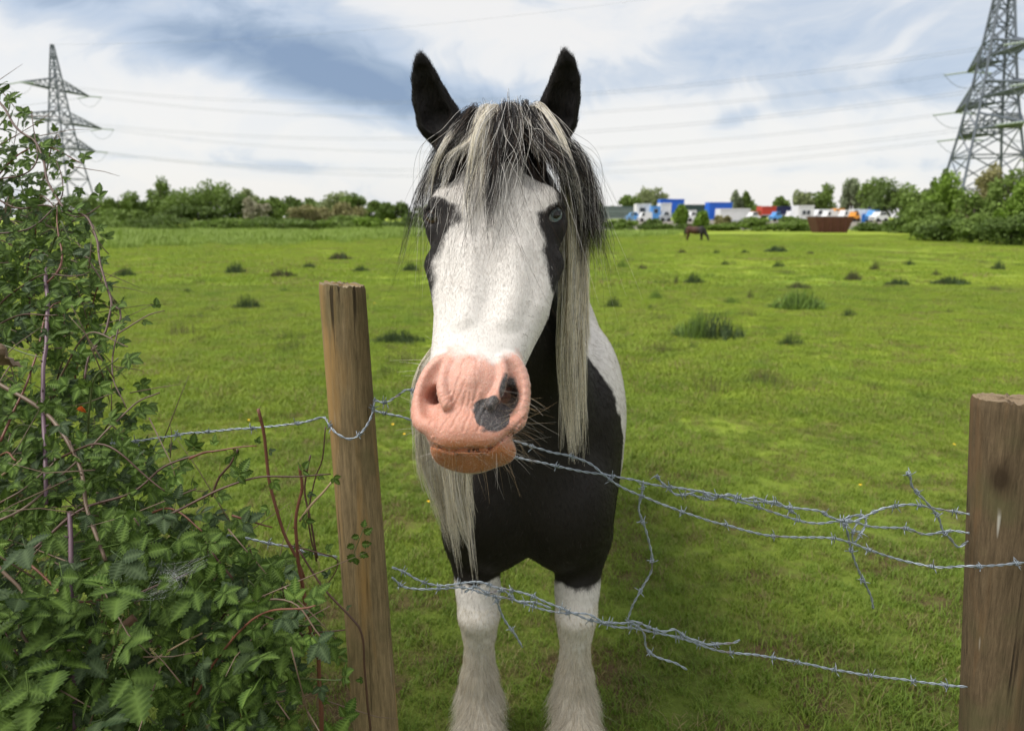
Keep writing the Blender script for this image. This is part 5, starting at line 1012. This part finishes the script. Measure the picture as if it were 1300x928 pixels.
wire([(474, 508, 1.40), (490, 511, 1.39), (505, 503, 1.385), (522, 495, 1.38), (560, 515, 1.42), (610, 545, 1.42), (654, 560, 1.40), (693, 572, 1.375), (720, 578, 1.36), (748, 588, 1.35), (768, 604, 1.34), (796, 622), (848, 643), (891, 658), (940, 671), (981, 680), (1050, 683), (1080, 689), (1106, 699), (1149, 712), (1192, 720, 1.25), (1228, 719, 1.218), (1266, 717, 1.212), (1300, 714, 1.213), (1345, 712, 1.24)], 'long upper wire passing behind the muzzle and across the face of the right post', barb=.10)
wire([(472, 521, 1.39), (490, 525, 1.385), (515, 531, 1.38), (540, 543, 1.39), (590, 565, 1.42), (654, 580, 1.40), (703, 591, 1.37), (748, 600, 1.35), (797, 607), (818, 613), (843, 618), (882, 622), (925, 633), (960, 643), (981, 650), (1016, 661), (1042, 664), (1076, 661), (1106, 669), (1149, 671), (1175, 678), (1205, 674), (1231, 676, 1.26)], 'second upper wire, wound together with a broken end right of the horse', barb=.10)
wire([(833, 603), (840, 612), (848, 620), (858, 628), (872, 627), (886, 622), (904, 631), (922, 628), (942, 633), (960, 632), (981, 640), (1002, 644), (1024, 646), (1040, 648), (1048, 652), (1059, 658), (1080, 663), (1098, 656), (1119, 646), (1140, 642), (1154, 641), (1175, 643), (1197, 647), (1231, 652, 1.26)], 'broken wire end wound on the second wire and arching up to the right post', barb=.06, first=.004)
wire([(876, 626), (900, 634), (925, 627), (950, 636), (985, 638), (1010, 652)], 'short snarl of wire wrapped round the thickest part of the upper wires', barb=.045, pitch=.03)
wire([(1153, 599), (1156, 606), (1158, 618), (1172, 634), (1188, 652), (1193, 662), (1197, 674), (1206, 684), (1216, 694), (1229, 686, 1.27)], 'broken end of wire sticking up beside the right post', barb=.055, first=.003)
wire([(1078, 654, 1.325), (1070, 664, 1.322), (1076, 676, 1.318), (1081, 699, 1.318), (1086, 714, 1.318), (1093, 730, 1.318), (1102, 747, 1.32), (1107, 760, 1.32), (1108, 773, 1.32)], 'loose wire end hanging from the knot left of the right post', barb=.07)
wire([(1070, 668, 1.318), (1080, 656, 1.325), (1094, 655, 1.33), (1100, 664, 1.325), (1092, 680, 1.318), (1084, 690, 1.318), (1083, 678, 1.322), (1090, 660, 1.33)], 'small knot of wire where the upper wires meet near the right post', barb=.04, first=.01)
wire([(817, 610), (815, 625), (811, 646), (815, 660), (820, 674), (824, 690), (828, 706), (827, 725), (816, 744), (805, 764), (800, 778), (796, 790)], 'single twisted wire hanging down between the upper and lower wires', barb=.085, first=.02)
wire([(497, 720, 1.385), (515, 727), (530, 735), (560, 743), (606, 738), (633, 746), (663, 752), (693, 764), (723, 776), (753, 788), (790, 791), (805, 789), (825, 796), (843, 801), (856, 798), (869, 807), (884, 813), (899, 818), (915, 817), (930, 816), (939, 812)], 'lower wire from the left post with a free end bent upward', barb=.06)
wire([(497, 733, 1.385), (506, 741), (515, 746), (535, 747), (560, 747), (590, 746), (621, 755), (651, 761), (687, 773), (715, 778), (747, 779), (772, 794), (800, 797), (826, 801), (869, 811), (912, 826), (955, 831), (998, 837), (1060, 850), (1140, 862), (1228, 872, 1.26)], 'lower wire running on along the bottom of the fence to the right post', barb=.07)
wire([(590, 752), (603, 744), (620, 752), (640, 750), (655, 762), (680, 765), (700, 772)], 'short tangle on the lower wire in front of the left foreleg', barb=.035, pitch=.03)
wire([(630, 759), (634, 772), (639, 785), (647, 797), (654, 806), (663, 821)], 'short wire end pointing down over the left foreleg', barb=.06, first=.01)
wire([(800, 790), (812, 797), (818, 806), (820, 821), (830, 832), (845, 838), (858, 842), (872, 850)], 'curl of wire under the lower wires right of the foreleg', barb=.07, first=.02)
wire([(230, 676, 1.40), (270, 679, 1.40), (304, 682, 1.39), (332, 687, 1.39), (364, 694, 1.38), (393, 701, 1.37), (428, 707, 1.375)], 'lower left barbed wire running out of the brambles to the left post', barb=.085)
# ================================================================== THE BRAMBLE BUSH
def leaf_m(name, c1, c2, tl=.35):
    m, t, b = mat(name); o = t.node('ShaderNodeTexCoord').outputs['Object']; g = t.node('ShaderNodeNewGeometry'); rnd = t.node('ShaderNodeObjectInfo').outputs['Random']; isl = g.outputs['Random Per Island']
    at_ = t.node('ShaderNodeAttribute', attribute_name='vein').outputs['Fac']
    c = t.mix(t.math('FRACT', t.math('ADD', rnd, isl)), c1, c2); c = t.mix(t.noise(o, 35, 4), c, tuple(x * .75 for x in c1)); c = t.mix(t.math('MULTIPLY', at_, .5), c, tuple(min(1, x * 2.0 + .02) for x in c2))
    c = t.mix(t.math('MULTIPLY', g.outputs['Backfacing'], .5), c, (.13, .18, .10)); c = t.mix(t.ramp(t.noise(o, 75, 3), [(.66, 0.0), (.72, .55)]), c, (.16, .10, .04))
    t.put(b, 'Base Color', c); b.inputs['Roughness'].default_value = .52; b.inputs['Specular IOR Level'].default_value = .25
    bn = t.node('ShaderNodeBump', ins={'Strength': .9, 'Height': t.math('ADD', t.math('MULTIPLY', at_, -1.6), t.math('MULTIPLY', t.noise(o, 220, 2), .4))}); bn.inputs['Distance'].default_value = .0015; t.put(b, 'Normal', bn.outputs[0])
    tr = t.node('ShaderNodeBsdfTranslucent', ins={'Color': t.mix(.3, c, (.12, .20, .02))}); mx = t.node('ShaderNodeMixShader', ins={0: tl, 1: b, 2: tr}); t.l.new(mx.outputs[0], t.n['Material Output'].inputs[0]); return m
mLf = [leaf_m('bramble leaf', (.044, .090, .014), (.100, .165, .026), .25), leaf_m('young bramble leaf', (.070, .145, .022), (.14, .22, .038), .3), leaf_m('old bramble leaf', (.034, .066, .026), (.062, .095, .036), .2)]
mDead = plain('dead leaf', (.11, .055, .028), .8, .5, 60, bump=.5)
def cane_mat(name, a, b2):
    m, t, b = mat(name); o = t.node('ShaderNodeTexCoord').outputs['Object']; t.put(b, 'Base Color', t.mix(t.noise(o, 25, 4), a, b2)); b.inputs['Roughness'].default_value = .5; return m
mC = {'red': cane_mat('reddish cane', (.11, .030, .020), (.20, .085, .05)), 'brown': cane_mat('brown cane', (.10, .060, .042), (.21, .15, .10)), 'purple': cane_mat('purple bloomed cane', (.07, .032, .05), (.19, .12, .15)), 'green': cane_mat('green cane', (.07, .12, .03), (.14, .15, .06)), 'tan': cane_mat('dead tan cane', (.30, .20, .11), (.42, .32, .20)), 'dark': cane_mat('dark cane', (.05, .025, .02), (.12, .06, .04))}
def leaflet(rs, L, W, nseg=11, fold=.35, bend=.35, teeth=.19):
    """toothed ovate leaflet along +y, folded on the midrib; returns verts, faces, vein values"""
    V = []; F = []; A = []; u = np.linspace(0, 1, nseg)
    prof = np.sin(np.pi * u ** .78) ** .8 * (1 - .28 * u); prof = prof / prof.max() * W / 2; prof[0] = W * .04; prof[-1] = 0
    ph = rs.rand() * 6; curl = rs.uniform(-.1, .25)
    for i, t_ in enumerate(u):
        z0 = -bend * L * t_ * t_ * .5; w_ = prof[i]; y = t_ * L * (1 + 0)
        rip = .012 * L * (1 if i % 2 else -1)
        for s_ in (-2, -1, 0, 1, 2):
            x = s_ / 2 * w_ * (1 if abs(s_) < 2 else 1 + (teeth if i % 2 else -teeth) * (0 < i < nseg - 1)); V.append((x, y + (L * .018 if (i % 2 and abs(s_) == 2) else 0) - abs(s_) * L * .012, z0 + abs(x) * fold * (1 - curl * abs(s_)) + (rip if abs(s_) == 1 else rip * .5 if abs(s_) == 2 else 0))); A.append(1.0 if s_ == 0 else (.55 if i % 2 == 0 and abs(s_) == 1 else 0.0))
    for i in range(nseg - 1):
        for k in range(4): a = i * 5 + k; F.append((a, a + 1, a + 6, a + 5))
    return np.array(V), F, A
def trifoliate(rs, size, n=3, nseg=11):
    """compound leaf: petiole from the origin towards +y, three leaflets"""
    V = []; F = []; A = []; pl = size * rs.uniform(.5, .8)
    def put(v, f, a): b = len(V); V.extend(v.tolist()); F.extend([tuple(i + b for i in q) for q in f]); A.extend(a)
    tv, tf = tube_mesh([(0, 0, 0), (0, pl * .5, -.004), (0, pl, 0), (0, pl + size * .22, .001)], [size * .022, size * .018, size * .016, size * .01], 4); put(np.array(tv), tf, [.8] * len(tv))
    spec = [(0, pl + size * .22, 0, 1.0), (0, pl, 62, .82), (0, pl, -62, .82)] + ([(0, pl - size * .05, 110, .6), (0, pl - size * .05, -110, .6)] if n == 5 else [])
    for x, y, ang, sc_ in spec[:n]:
        L = size * sc_ * rs.uniform(.88, 1.08); v, f, a = leaflet(rs, L, L * rs.uniform(.62, .74), nseg, rs.uniform(.08, .32), rs.uniform(-.1, .5)); a_ = R(ang + rs.uniform(-14, 14)); tl = rs.uniform(-.3, .3)
        v[:, 2] += v[:, 0] * tl; v[:, 1] += size * .04; w_ = v.copy(); w_[:, 0] = v[:, 0] * cos(a_) + v[:, 1] * sin(a_) ; w_[:, 1] = -v[:, 0] * sin(a_) + v[:, 1] * cos(a_); w_ += np.array([x, y, rs.uniform(-.08, .05) * size]); put(w_, f, a)
    return V, F, A
LR = np.random.RandomState(42)
lsrc = []; lraw = []
for k in range(10):
    V, F, A = trifoliate(LR, 1.0, 5 if k in (3, 8) else 3, 15); lraw.append((np.array(V), F, A)); me = bpy.data.meshes.new('leaf'); me.from_pydata(V, [], F); me.attributes.new('vein', 'FLOAT', 'POINT').data.foreach_set('value', np.array(A, np.float32)); me.materials.append(mLf[(0, 0, 1, 0, 2, 0, 1, 0, 0, 2)[k]]); me.shade_smooth(); lsrc.append(me)
bush = empty('bramble_bush', (-.9, 1.4, 0), label='big tangled bramble bush filling the left side in front of the fence', cat='bramble bush')
BO = np.array([-.9, 1.4, 0])
edge_y = [95, 118, 160, 200, 250, 300, 350, 400, 450, 500, 540, 600, 650, 700, 750, 838, 960]; edge_x = [6, 20, 48, 88, 118, 128, 132, 148, 168, 185, 200, 235, 290, 360, 400, 430, 450]
def bdepth(py): return np.interp(py, [90, 200, 350, 480, 600, 700, 840, 960], [1.95, 1.75, 1.50, 1.30, 1.16, 1.06, .98, .95])
leaves = []       # (pos, dir, normal, size)
def add_leaf(p, d, nrm, s_): leaves.append((np.array(p), np.array(d), np.array(nrm), s_))
CRG = np.random.RandomState(9)
def cane(pts, kind, r0=.003, r1=.0016, thorns=True, leaf=0, lsize=.03, parent=None, side=1.0):
    """pts: (px,py) or (px,py,Y); leaf = spacing of leaves along the cane"""
    P = [at(p[0], p[1], p[2] if len(p) > 2 else bdepth(p[1]) + .02) for p in pts]; C = catmull(P, .012); C = C + np.stack([vnoise(C, 14, k) for k in range(3)], 1) * .005; n = len(C); m = MB(); m.tube(C - BO, np.linspace(r0, r1, n), 7)
    T = np.gradient(C, axis=0); T /= np.linalg.norm(T, axis=1)[:, None] + 1e-9
    if thorns:
        for i in range(2, n - 2, 2):
            if CRG.rand() < .8:
                v = CRG.randn(3); v -= T[i] * v.dot(T[i]); v /= np.linalg.norm(v); rr = r0 + (r1 - r0) * i / n; p = C[i] - BO + v * rr * .7; m.tube([p, p + v * rr * 1.2 - T[i] * rr * .3, p + v * rr * 2.0 - T[i] * rr * 1.0], [rr * .5, rr * .25, .0001], 4)
    o = m.build('cane', mC[kind], bush if parent is None else parent, True)
    if leaf:
        acc = 0; sd_ = 1
        for i in range(1, n):
            acc += np.linalg.norm(C[i] - C[i - 1])
            if acc > leaf:
                acc = CRG.uniform(-.3, .3) * leaf; sd_ = -sd_; v = np.cross(T[i], [0, -1, .3]) * sd_ + T[i] * .5 + CRG.randn(3) * .35; add_leaf(C[i], v, np.array([0, -.65, .75]) + CRG.randn(3) * .35, lsize * CRG.uniform(.6, 1.25))
    return o
# canes traced where they stand
cane([(-30, 478), (0, 490), (60, 525), (100, 590), (110, 640), (122, 680), (135, 712)], 'brown', .0042, .003, leaf=.09, lsize=.032)
cane([(58, 340), (60, 400), (58, 460), (56, 520), (57, 575), (60, 640)], 'purple', .0042, .0036, leaf=.07, lsize=.03); cane([(90, 650), (92, 720), (92, 820), (94, 930)], 'purple', .0040, .0036, leaf=.1, lsize=.035)
cane([(-20, 672), (40, 640), (95, 590), (150, 535), (175, 510), (202, 497)], 'brown', .0026, .0014, leaf=.05, lsize=.022); cane([(40, 700), (100, 650), (165, 625), (210, 592), (262, 573), (285, 570)], 'dark', .0028, .0014, leaf=.05, lsize=.022)
cane([(180, 668), (210, 655), (280, 622), (332, 605), (382, 605), (420, 604)], 'dark', .0026, .0012, leaf=.045, lsize=.024); cane([(-20, 100), (20, 160), (45, 180), (55, 205), (61, 231), (75, 258), (90, 268), (111, 276), (123, 305), (127, 337), (135, 362), (141, 387), (136, 420), (119, 445), (108, 480)], 'dark', .0032, .0022, leaf=.05, lsize=.028)
cane([(119, 445), (140, 430), (162, 417), (190, 400), (210, 395)], 'brown', .0022, .001, leaf=.05, lsize=.018); cane([(141, 387), (155, 402), (140, 470), (160, 520)], 'dark', .002, .001, leaf=.04, lsize=.02)
cane([(-20, 240), (20, 262), (60, 262), (100, 275), (128, 262)], 'dark', .0026, .0013, leaf=.04, lsize=.026); cane([(-30, 190), (0, 162), (12, 140), (14, 118)], 'green', .0024, .001, leaf=.035, lsize=.028); cane([(-10, 230), (30, 222), (48, 200), (42, 160), (41, 142)], 'dark', .0022, .001, leaf=.035, lsize=.024)
cane([(-20, 300), (40, 290), (75, 255), (78, 225), (70, 205)], 'dark', .0022, .001, leaf=.035, lsize=.024); cane([(60, 360), (76, 340), (75, 300), (73, 262)], 'red', .0024, .0012, leaf=.045, lsize=.026); cane([(0, 560), (30, 500), (46, 455), (60, 395), (82, 380)], 'red', .0024, .0014, leaf=.05, lsize=.03)
cane([(0, 605), (20, 590), (35, 573)], 'tan', .0022, .001, False); cane([(0, 640), (35, 620), (70, 585), (60, 575)], 'brown', .002, .001, False); cane([(40, 718), (70, 745), (92, 762), (130, 760)], 'red', .002, .001, leaf=.05, lsize=.03)
cane([(100, 838), (130, 790), (155, 765), (200, 742), (235, 728)], 'dark', .003, .0016, leaf=.06, lsize=.032); cane([(188, 840), (240, 810), (270, 795), (300, 768), (310, 752)], 'tan', .0018, .0009, False); cane([(0, 715), (30, 760), (22, 800), (60, 850)], 'brown', .003, .002, leaf=.07, lsize=.036)
# stems beside the left post
Yp = 1.27
def ps(l, Y=Yp): return [(a, b, Y) for a, b in l]
cane(ps([(330, 520), (334, 543), (338, 584), (345, 623), (361, 676), (374, 701), (384, 735)]), 'red', .0030, .0030, leaf=.09, lsize=.018); cane(ps([(381, 590), (382, 604), (384, 623), (377, 662), (379, 719), (386, 762), (402, 836), (408, 930)], 1.24), 'red', .0028, .0046, leaf=.10, lsize=.020)
cane(ps([(396, 580), (392, 600), (388, 627), (396, 662), (402, 708)], 1.29), 'dark', .0018, .0022, leaf=.08, lsize=.016); cane(ps([(424, 608), (410, 628), (396, 644), (382, 662)], 1.25), 'tan', .0020, .0026, False)
cane(ps([(379, 700), (407, 740), (430, 765), (450, 787), (458, 800), (464, 836), (468, 930)], 1.20), 'dark', .0018, .0026, leaf=.14, lsize=.014); cane(ps([(240, 582), (256, 574), (268, 572), (300, 568), (328, 566)], 1.2), 'red', .0022, .0010, leaf=.04, lsize=.015)
cane(ps([(302, 570), (292, 590), (279, 605), (270, 630)], 1.2), 'dark', .0020, .0022, leaf=.04, lsize=.018); cane(ps([(295, 654), (320, 661), (347, 668)], 1.22), 'red', .0022, .0012, False); cane(ps([(414, 541), (411, 584), (400, 612), (392, 660), (400, 712)], 1.31), 'dark', .0013, .0018, False, leaf=.1, lsize=.012)
cane(ps([(355, 730), (362, 765), (380, 775), (398, 770)], 1.2), 'dark', .0018, .001, leaf=.06, lsize=.02); cane(ps([(365, 690), (400, 700), (428, 712), (415, 740), (392, 760)], 1.27), 'dark', .0015, .001, False, leaf=.06, lsize=.014); cane(ps([(375, 840), (350, 800), (300, 745), (268, 700)], 1.1), 'dark', .003, .0015, leaf=.05, lsize=.026)
cane(ps([(402, 838), (370, 790), (330, 770), (325, 720), (316, 690)], 1.18), 'dark', .0024, .0012, leaf=.05, lsize=.022); cane(ps([(340, 838), (360, 815), (385, 790), (420, 770)], 1.12), 'brown', .002, .001, leaf=.05, lsize=.022); cane(ps([(300, 900), (330, 850), (372, 812), (440, 800)], 1.08), 'dark', .0026, .0012, leaf=.05, lsize=.024)
# many lesser arching canes inside the bush
for k in range(64):
    py0 = CRG.uniform(180, 960) if k < 50 else CRG.uniform(120, 330); ex = np.interp(py0, edge_y, edge_x); x0 = CRG.uniform(-90, max(ex - 60, -30)); x1 = CRG.uniform(x0 + 30, min(x0 + 190, ex + 22)); py1 = py0 + CRG.uniform(-110, 60); dd = CRG.uniform(-.02, .42); Yc = bdepth(py0) + dd
    if x1 > np.interp(py1, edge_y, edge_x) + 15 or py1 < 130: continue
    cane([(x0, py0 + 40, Yc + .05), ((x0 + x1) / 2 + CRG.uniform(-20, 20), (py0 + py1) / 2 - CRG.uniform(0, 50), Yc), (x1, py1, Yc - .04)], CRG.choice(['dark', 'dark', 'brown', 'red', 'green']), .0026, .0012, k < 30, leaf=.032, lsize=.030 if py0 > 600 else .025)
tw = MB()
for k in range(230):
    py0 = CRG.uniform(130, 950); ex = np.interp(py0, edge_y, edge_x); x0 = CRG.uniform(-80, ex - 5); Y0 = bdepth(py0) + CRG.uniform(-.03, .35); p = at(x0, py0, Y0); d = CRG.randn(3) * [1, .6, .8]; d /= np.linalg.norm(d); L = CRG.uniform(.05, .22); q = CRG.randn(3) * .010
    tw.tube(np.array([p, p + d * L * .33 + q * .5, p + d * L * .66 + q, p + d * L + q * .6]) - BO, [.0013, .0011, .0009, .0004], 5)
tw = tw.build('twigs', mC['brown'], bush, True); tw['kind'] = 'stuff'
# leaves filling the body of the bush
def fill(n, y0, y1, s0, s1, dmax, pw=1.0, margin=0, dmin=-.03):
    k = 0
    while k < n:
        py = y0 + (y1 - y0) * CRG.rand() ** pw; ex = np.interp(py, edge_y, edge_x) - margin; px = CRG.uniform(-110, ex)
        edge = (ex - px) / 90
        if edge < 1 and CRG.rand() > .15 + .85 * max(edge, 0): continue
        cl_ = vnoise(np.array([[px / 60., py / 60., 0]]), 1.0, 5)[0]
        if cl_ + .5 * CRG.rand() < -.12 - (.25 if py > 600 else 0): continue
        Yc = bdepth(py) + CRG.uniform(dmin, dmax) + max(0, .25 - edge * .25) * .3; p = at(px, py, Yc); d = np.array([CRG.randn() * .8 + .35, -.35 + CRG.randn() * .4, -.25 + CRG.randn() * .7]); add_leaf(p, d, np.array([0, -.60, .85]) + CRG.randn(3) * .38, CRG.uniform(s0, s1)); k += 1
fill(300, 640, 970, .026, .046, .10, .8); fill(560, 560, 980, .016, .034, .28); fill(420, 560, 980, .03, .045, .75, dmin=.25); fill(560, 330, 620, .015, .030, .30); fill(420, 330, 620, .022, .036, .6, dmin=.2); fill(620, 140, 350, .015, .026, .45, .7); fill(380, 640, 960, .024, .042, .8, dmin=.3, margin=15)
for k in range(30):
    px, py = CRG.uniform(-40, 175), CRG.uniform(670, 950); Yc = bdepth(py) - CRG.uniform(.0, .06); add_leaf(at(px, py, Yc), np.array([CRG.uniform(-.4, 1.0), -.45, -.1 + CRG.randn() * .4]), np.array([.1, -.55, .9]) + CRG.randn(3) * .25, CRG.uniform(.042, .058))
def leaf_basis(p, d, nrm):
    y = d / np.linalg.norm(d); z = nrm - y * nrm.dot(y); z /= np.linalg.norm(z) + 1e-9; x = np.cross(y, z); return x, y, z
def in_view(p):
    c = cos(PITCH) * p[1] - sin(PITCH) * (p[2] - CAMZ); px = CX0 + FPX * p[0] / c; py = CY0 - FPX * (sin(PITCH) * p[1] + cos(PITCH) * (p[2] - CAMZ)) / c; return px, py, c
score = []
for i, (p, d, nrm, s_) in enumerate(leaves):
    px, py, c = in_view(p); score.append((s_ / c * (1 if -20 < px < 1300 and 0 < py < 928 else .01)) - max(0, p[1] - bdepth(py) - .10) * .08)
order = np.argsort(score)[::-1]; top_ = set(order[:300].tolist()); SV = []; SF = []; SA = []; SM = []; nb = 0
for i, (p, d, nrm, s_) in enumerate(leaves):
    x, y, z = leaf_basis(p, d, nrm); k = CRG.randint(10)
    if i in top_:
        o = bpy.data.objects.new('leaf', lsrc[k]); COL.objects.link(o); o.parent = bush; M = Matrix((x * s_, y * s_, z * s_)).transposed().to_4x4(); M.translation = Vector(p - BO); o.matrix_local = M
    else:
        V, F, A = lraw[k]; SV.append(np.stack([V[:, 0], V[:, 1], V[:, 2]], 1) @ (np.array([x, y, z]) * s_) + p - BO); SF += [tuple(q + nb for q in f) for f in F]; SA += A; mi = int((0, 0, 1, 0, 2, 0, 1, 0, 0, 2)[k]); SM += [mi] * len(F); nb += len(V)
print('leaves', len(leaves), 'faces', len(SF))
fo = mesh_obj('foliage', np.concatenate(SV), SF, mLf, bush, smooth=True); fo['kind'] = 'stuff'; fo.data.polygons.foreach_set('material_index', SM); fo.data.attributes.new('vein', 'FLOAT', 'POINT').data.foreach_set('value', np.array(SA, np.float32))
fo['label'] = 'crowded smaller bramble leaves deeper in the bush'
# leaf sprig on the left post, dead leaves, orange leaf, cobweb
spr = empty('bramble_sprig', tuple(at(455, 690, 1.30)), label='small green leafy sprig lying on the lower part of the left post', cat='sprig'); s0 = at(455, 690, 1.30)
MB().tube([at(452, 712, 1.31) - s0, at(450, 700, 1.31) - s0, at(456, 685, 1.30) - s0, at(462, 670, 1.305) - s0], [.0012, .001, .001, .0008], 5).build('stem', mC['green'], spr)
for px, py, sz, a in ((449, 702, .017, 3.6), (458, 700, .015, 2.2), (450, 690, .014, 4.2), (460, 689, .015, 1.6), (456, 679, .013, 4.4), (463, 676, .015, 1.0), (462, 668, .012, .2), (452, 707, .013, 3.0)):
    v, f, A = leaflet(LR, sz * 1.35, sz * 1.1, 9, .25, .4); ca, sa = cos(a), sin(a); w_ = np.stack([v[:, 0] * ca + v[:, 1] * sa, -v[:, 2] - .004, -v[:, 0] * sa + v[:, 1] * ca], 1) + (at(px, py, 1.30) - s0); o = mesh_obj('leaf', w_, f, mLf[0], spr, smooth=True); o.data.attributes.new('vein', 'FLOAT', 'POINT').data.foreach_set('value', np.array(A, np.float32))
for px, py, Y, sz, lab, mm in ((355, 772, 1.17, .030, 'curled dark brown dead leaf hanging near the foot of the red stems', mDead), (8, 455, 1.15, .05, 'large crumpled grey brown dead leaf at the left edge', plain('grey dead leaf', (.20, .14, .09), .8, .4, 50, bump=.6)), (105, 521, 1.24, .016, 'small bright orange dying leaf high in the brambles', plain('orange leaf', (.65, .13, .02), .6, .3, 60)), (172, 790, 1.0, .028, 'brown dead leaf hanging low in the bramble bush', plain('brown dead leaf', (.17, .10, .065), .8, .3, 60, bump=.4))):
    v, f, A = leaflet(LR, sz, sz * .9, 11, 1.3, 1.6, .15); v = v + np.stack([vnoise(v, 90, k) for k in range(3)], 1) * sz * .14; c = at(px, py, Y); w_ = np.stack([v[:, 0], -v[:, 2], -v[:, 1]], 1); o = mesh_obj('dead_leaf', w_, f, mm, None, True, tuple(c + [0, 0, sz / 2])); tag(o, lab, 'dead leaf')
mWeb, t, b = mat('spider silk'); b.inputs['Base Color'].default_value = (.5, .52, .53, 1); b.inputs['Roughness'].default_value = .4
web = MB(); c0 = at(215, 735, 1.0); A_ = [at(268, 706, .98), at(240, 722, .97), at(196, 772, .99), at(184, 752, 1.0), at(200, 728, 1.01), at(176, 770, 1.0), at(225, 745, .97), at(210, 712, 1.0)]
for k in range(100):
    i, j = CRG.choice(len(A_), 2, replace=False); u, v = CRG.rand(2) * .9; p = A_[i] + (c0 - A_[i]) * u + CRG.randn(3) * .006; q = A_[j] + (c0 - A_[j]) * v + CRG.randn(3) * .006; web.tube([p, (p + q) / 2 - [0, 0, .0015], q], .00006, 3)
tag(web.build('cobweb', mWeb), 'torn grey cobweb stretched between bramble twigs', 'cobweb')
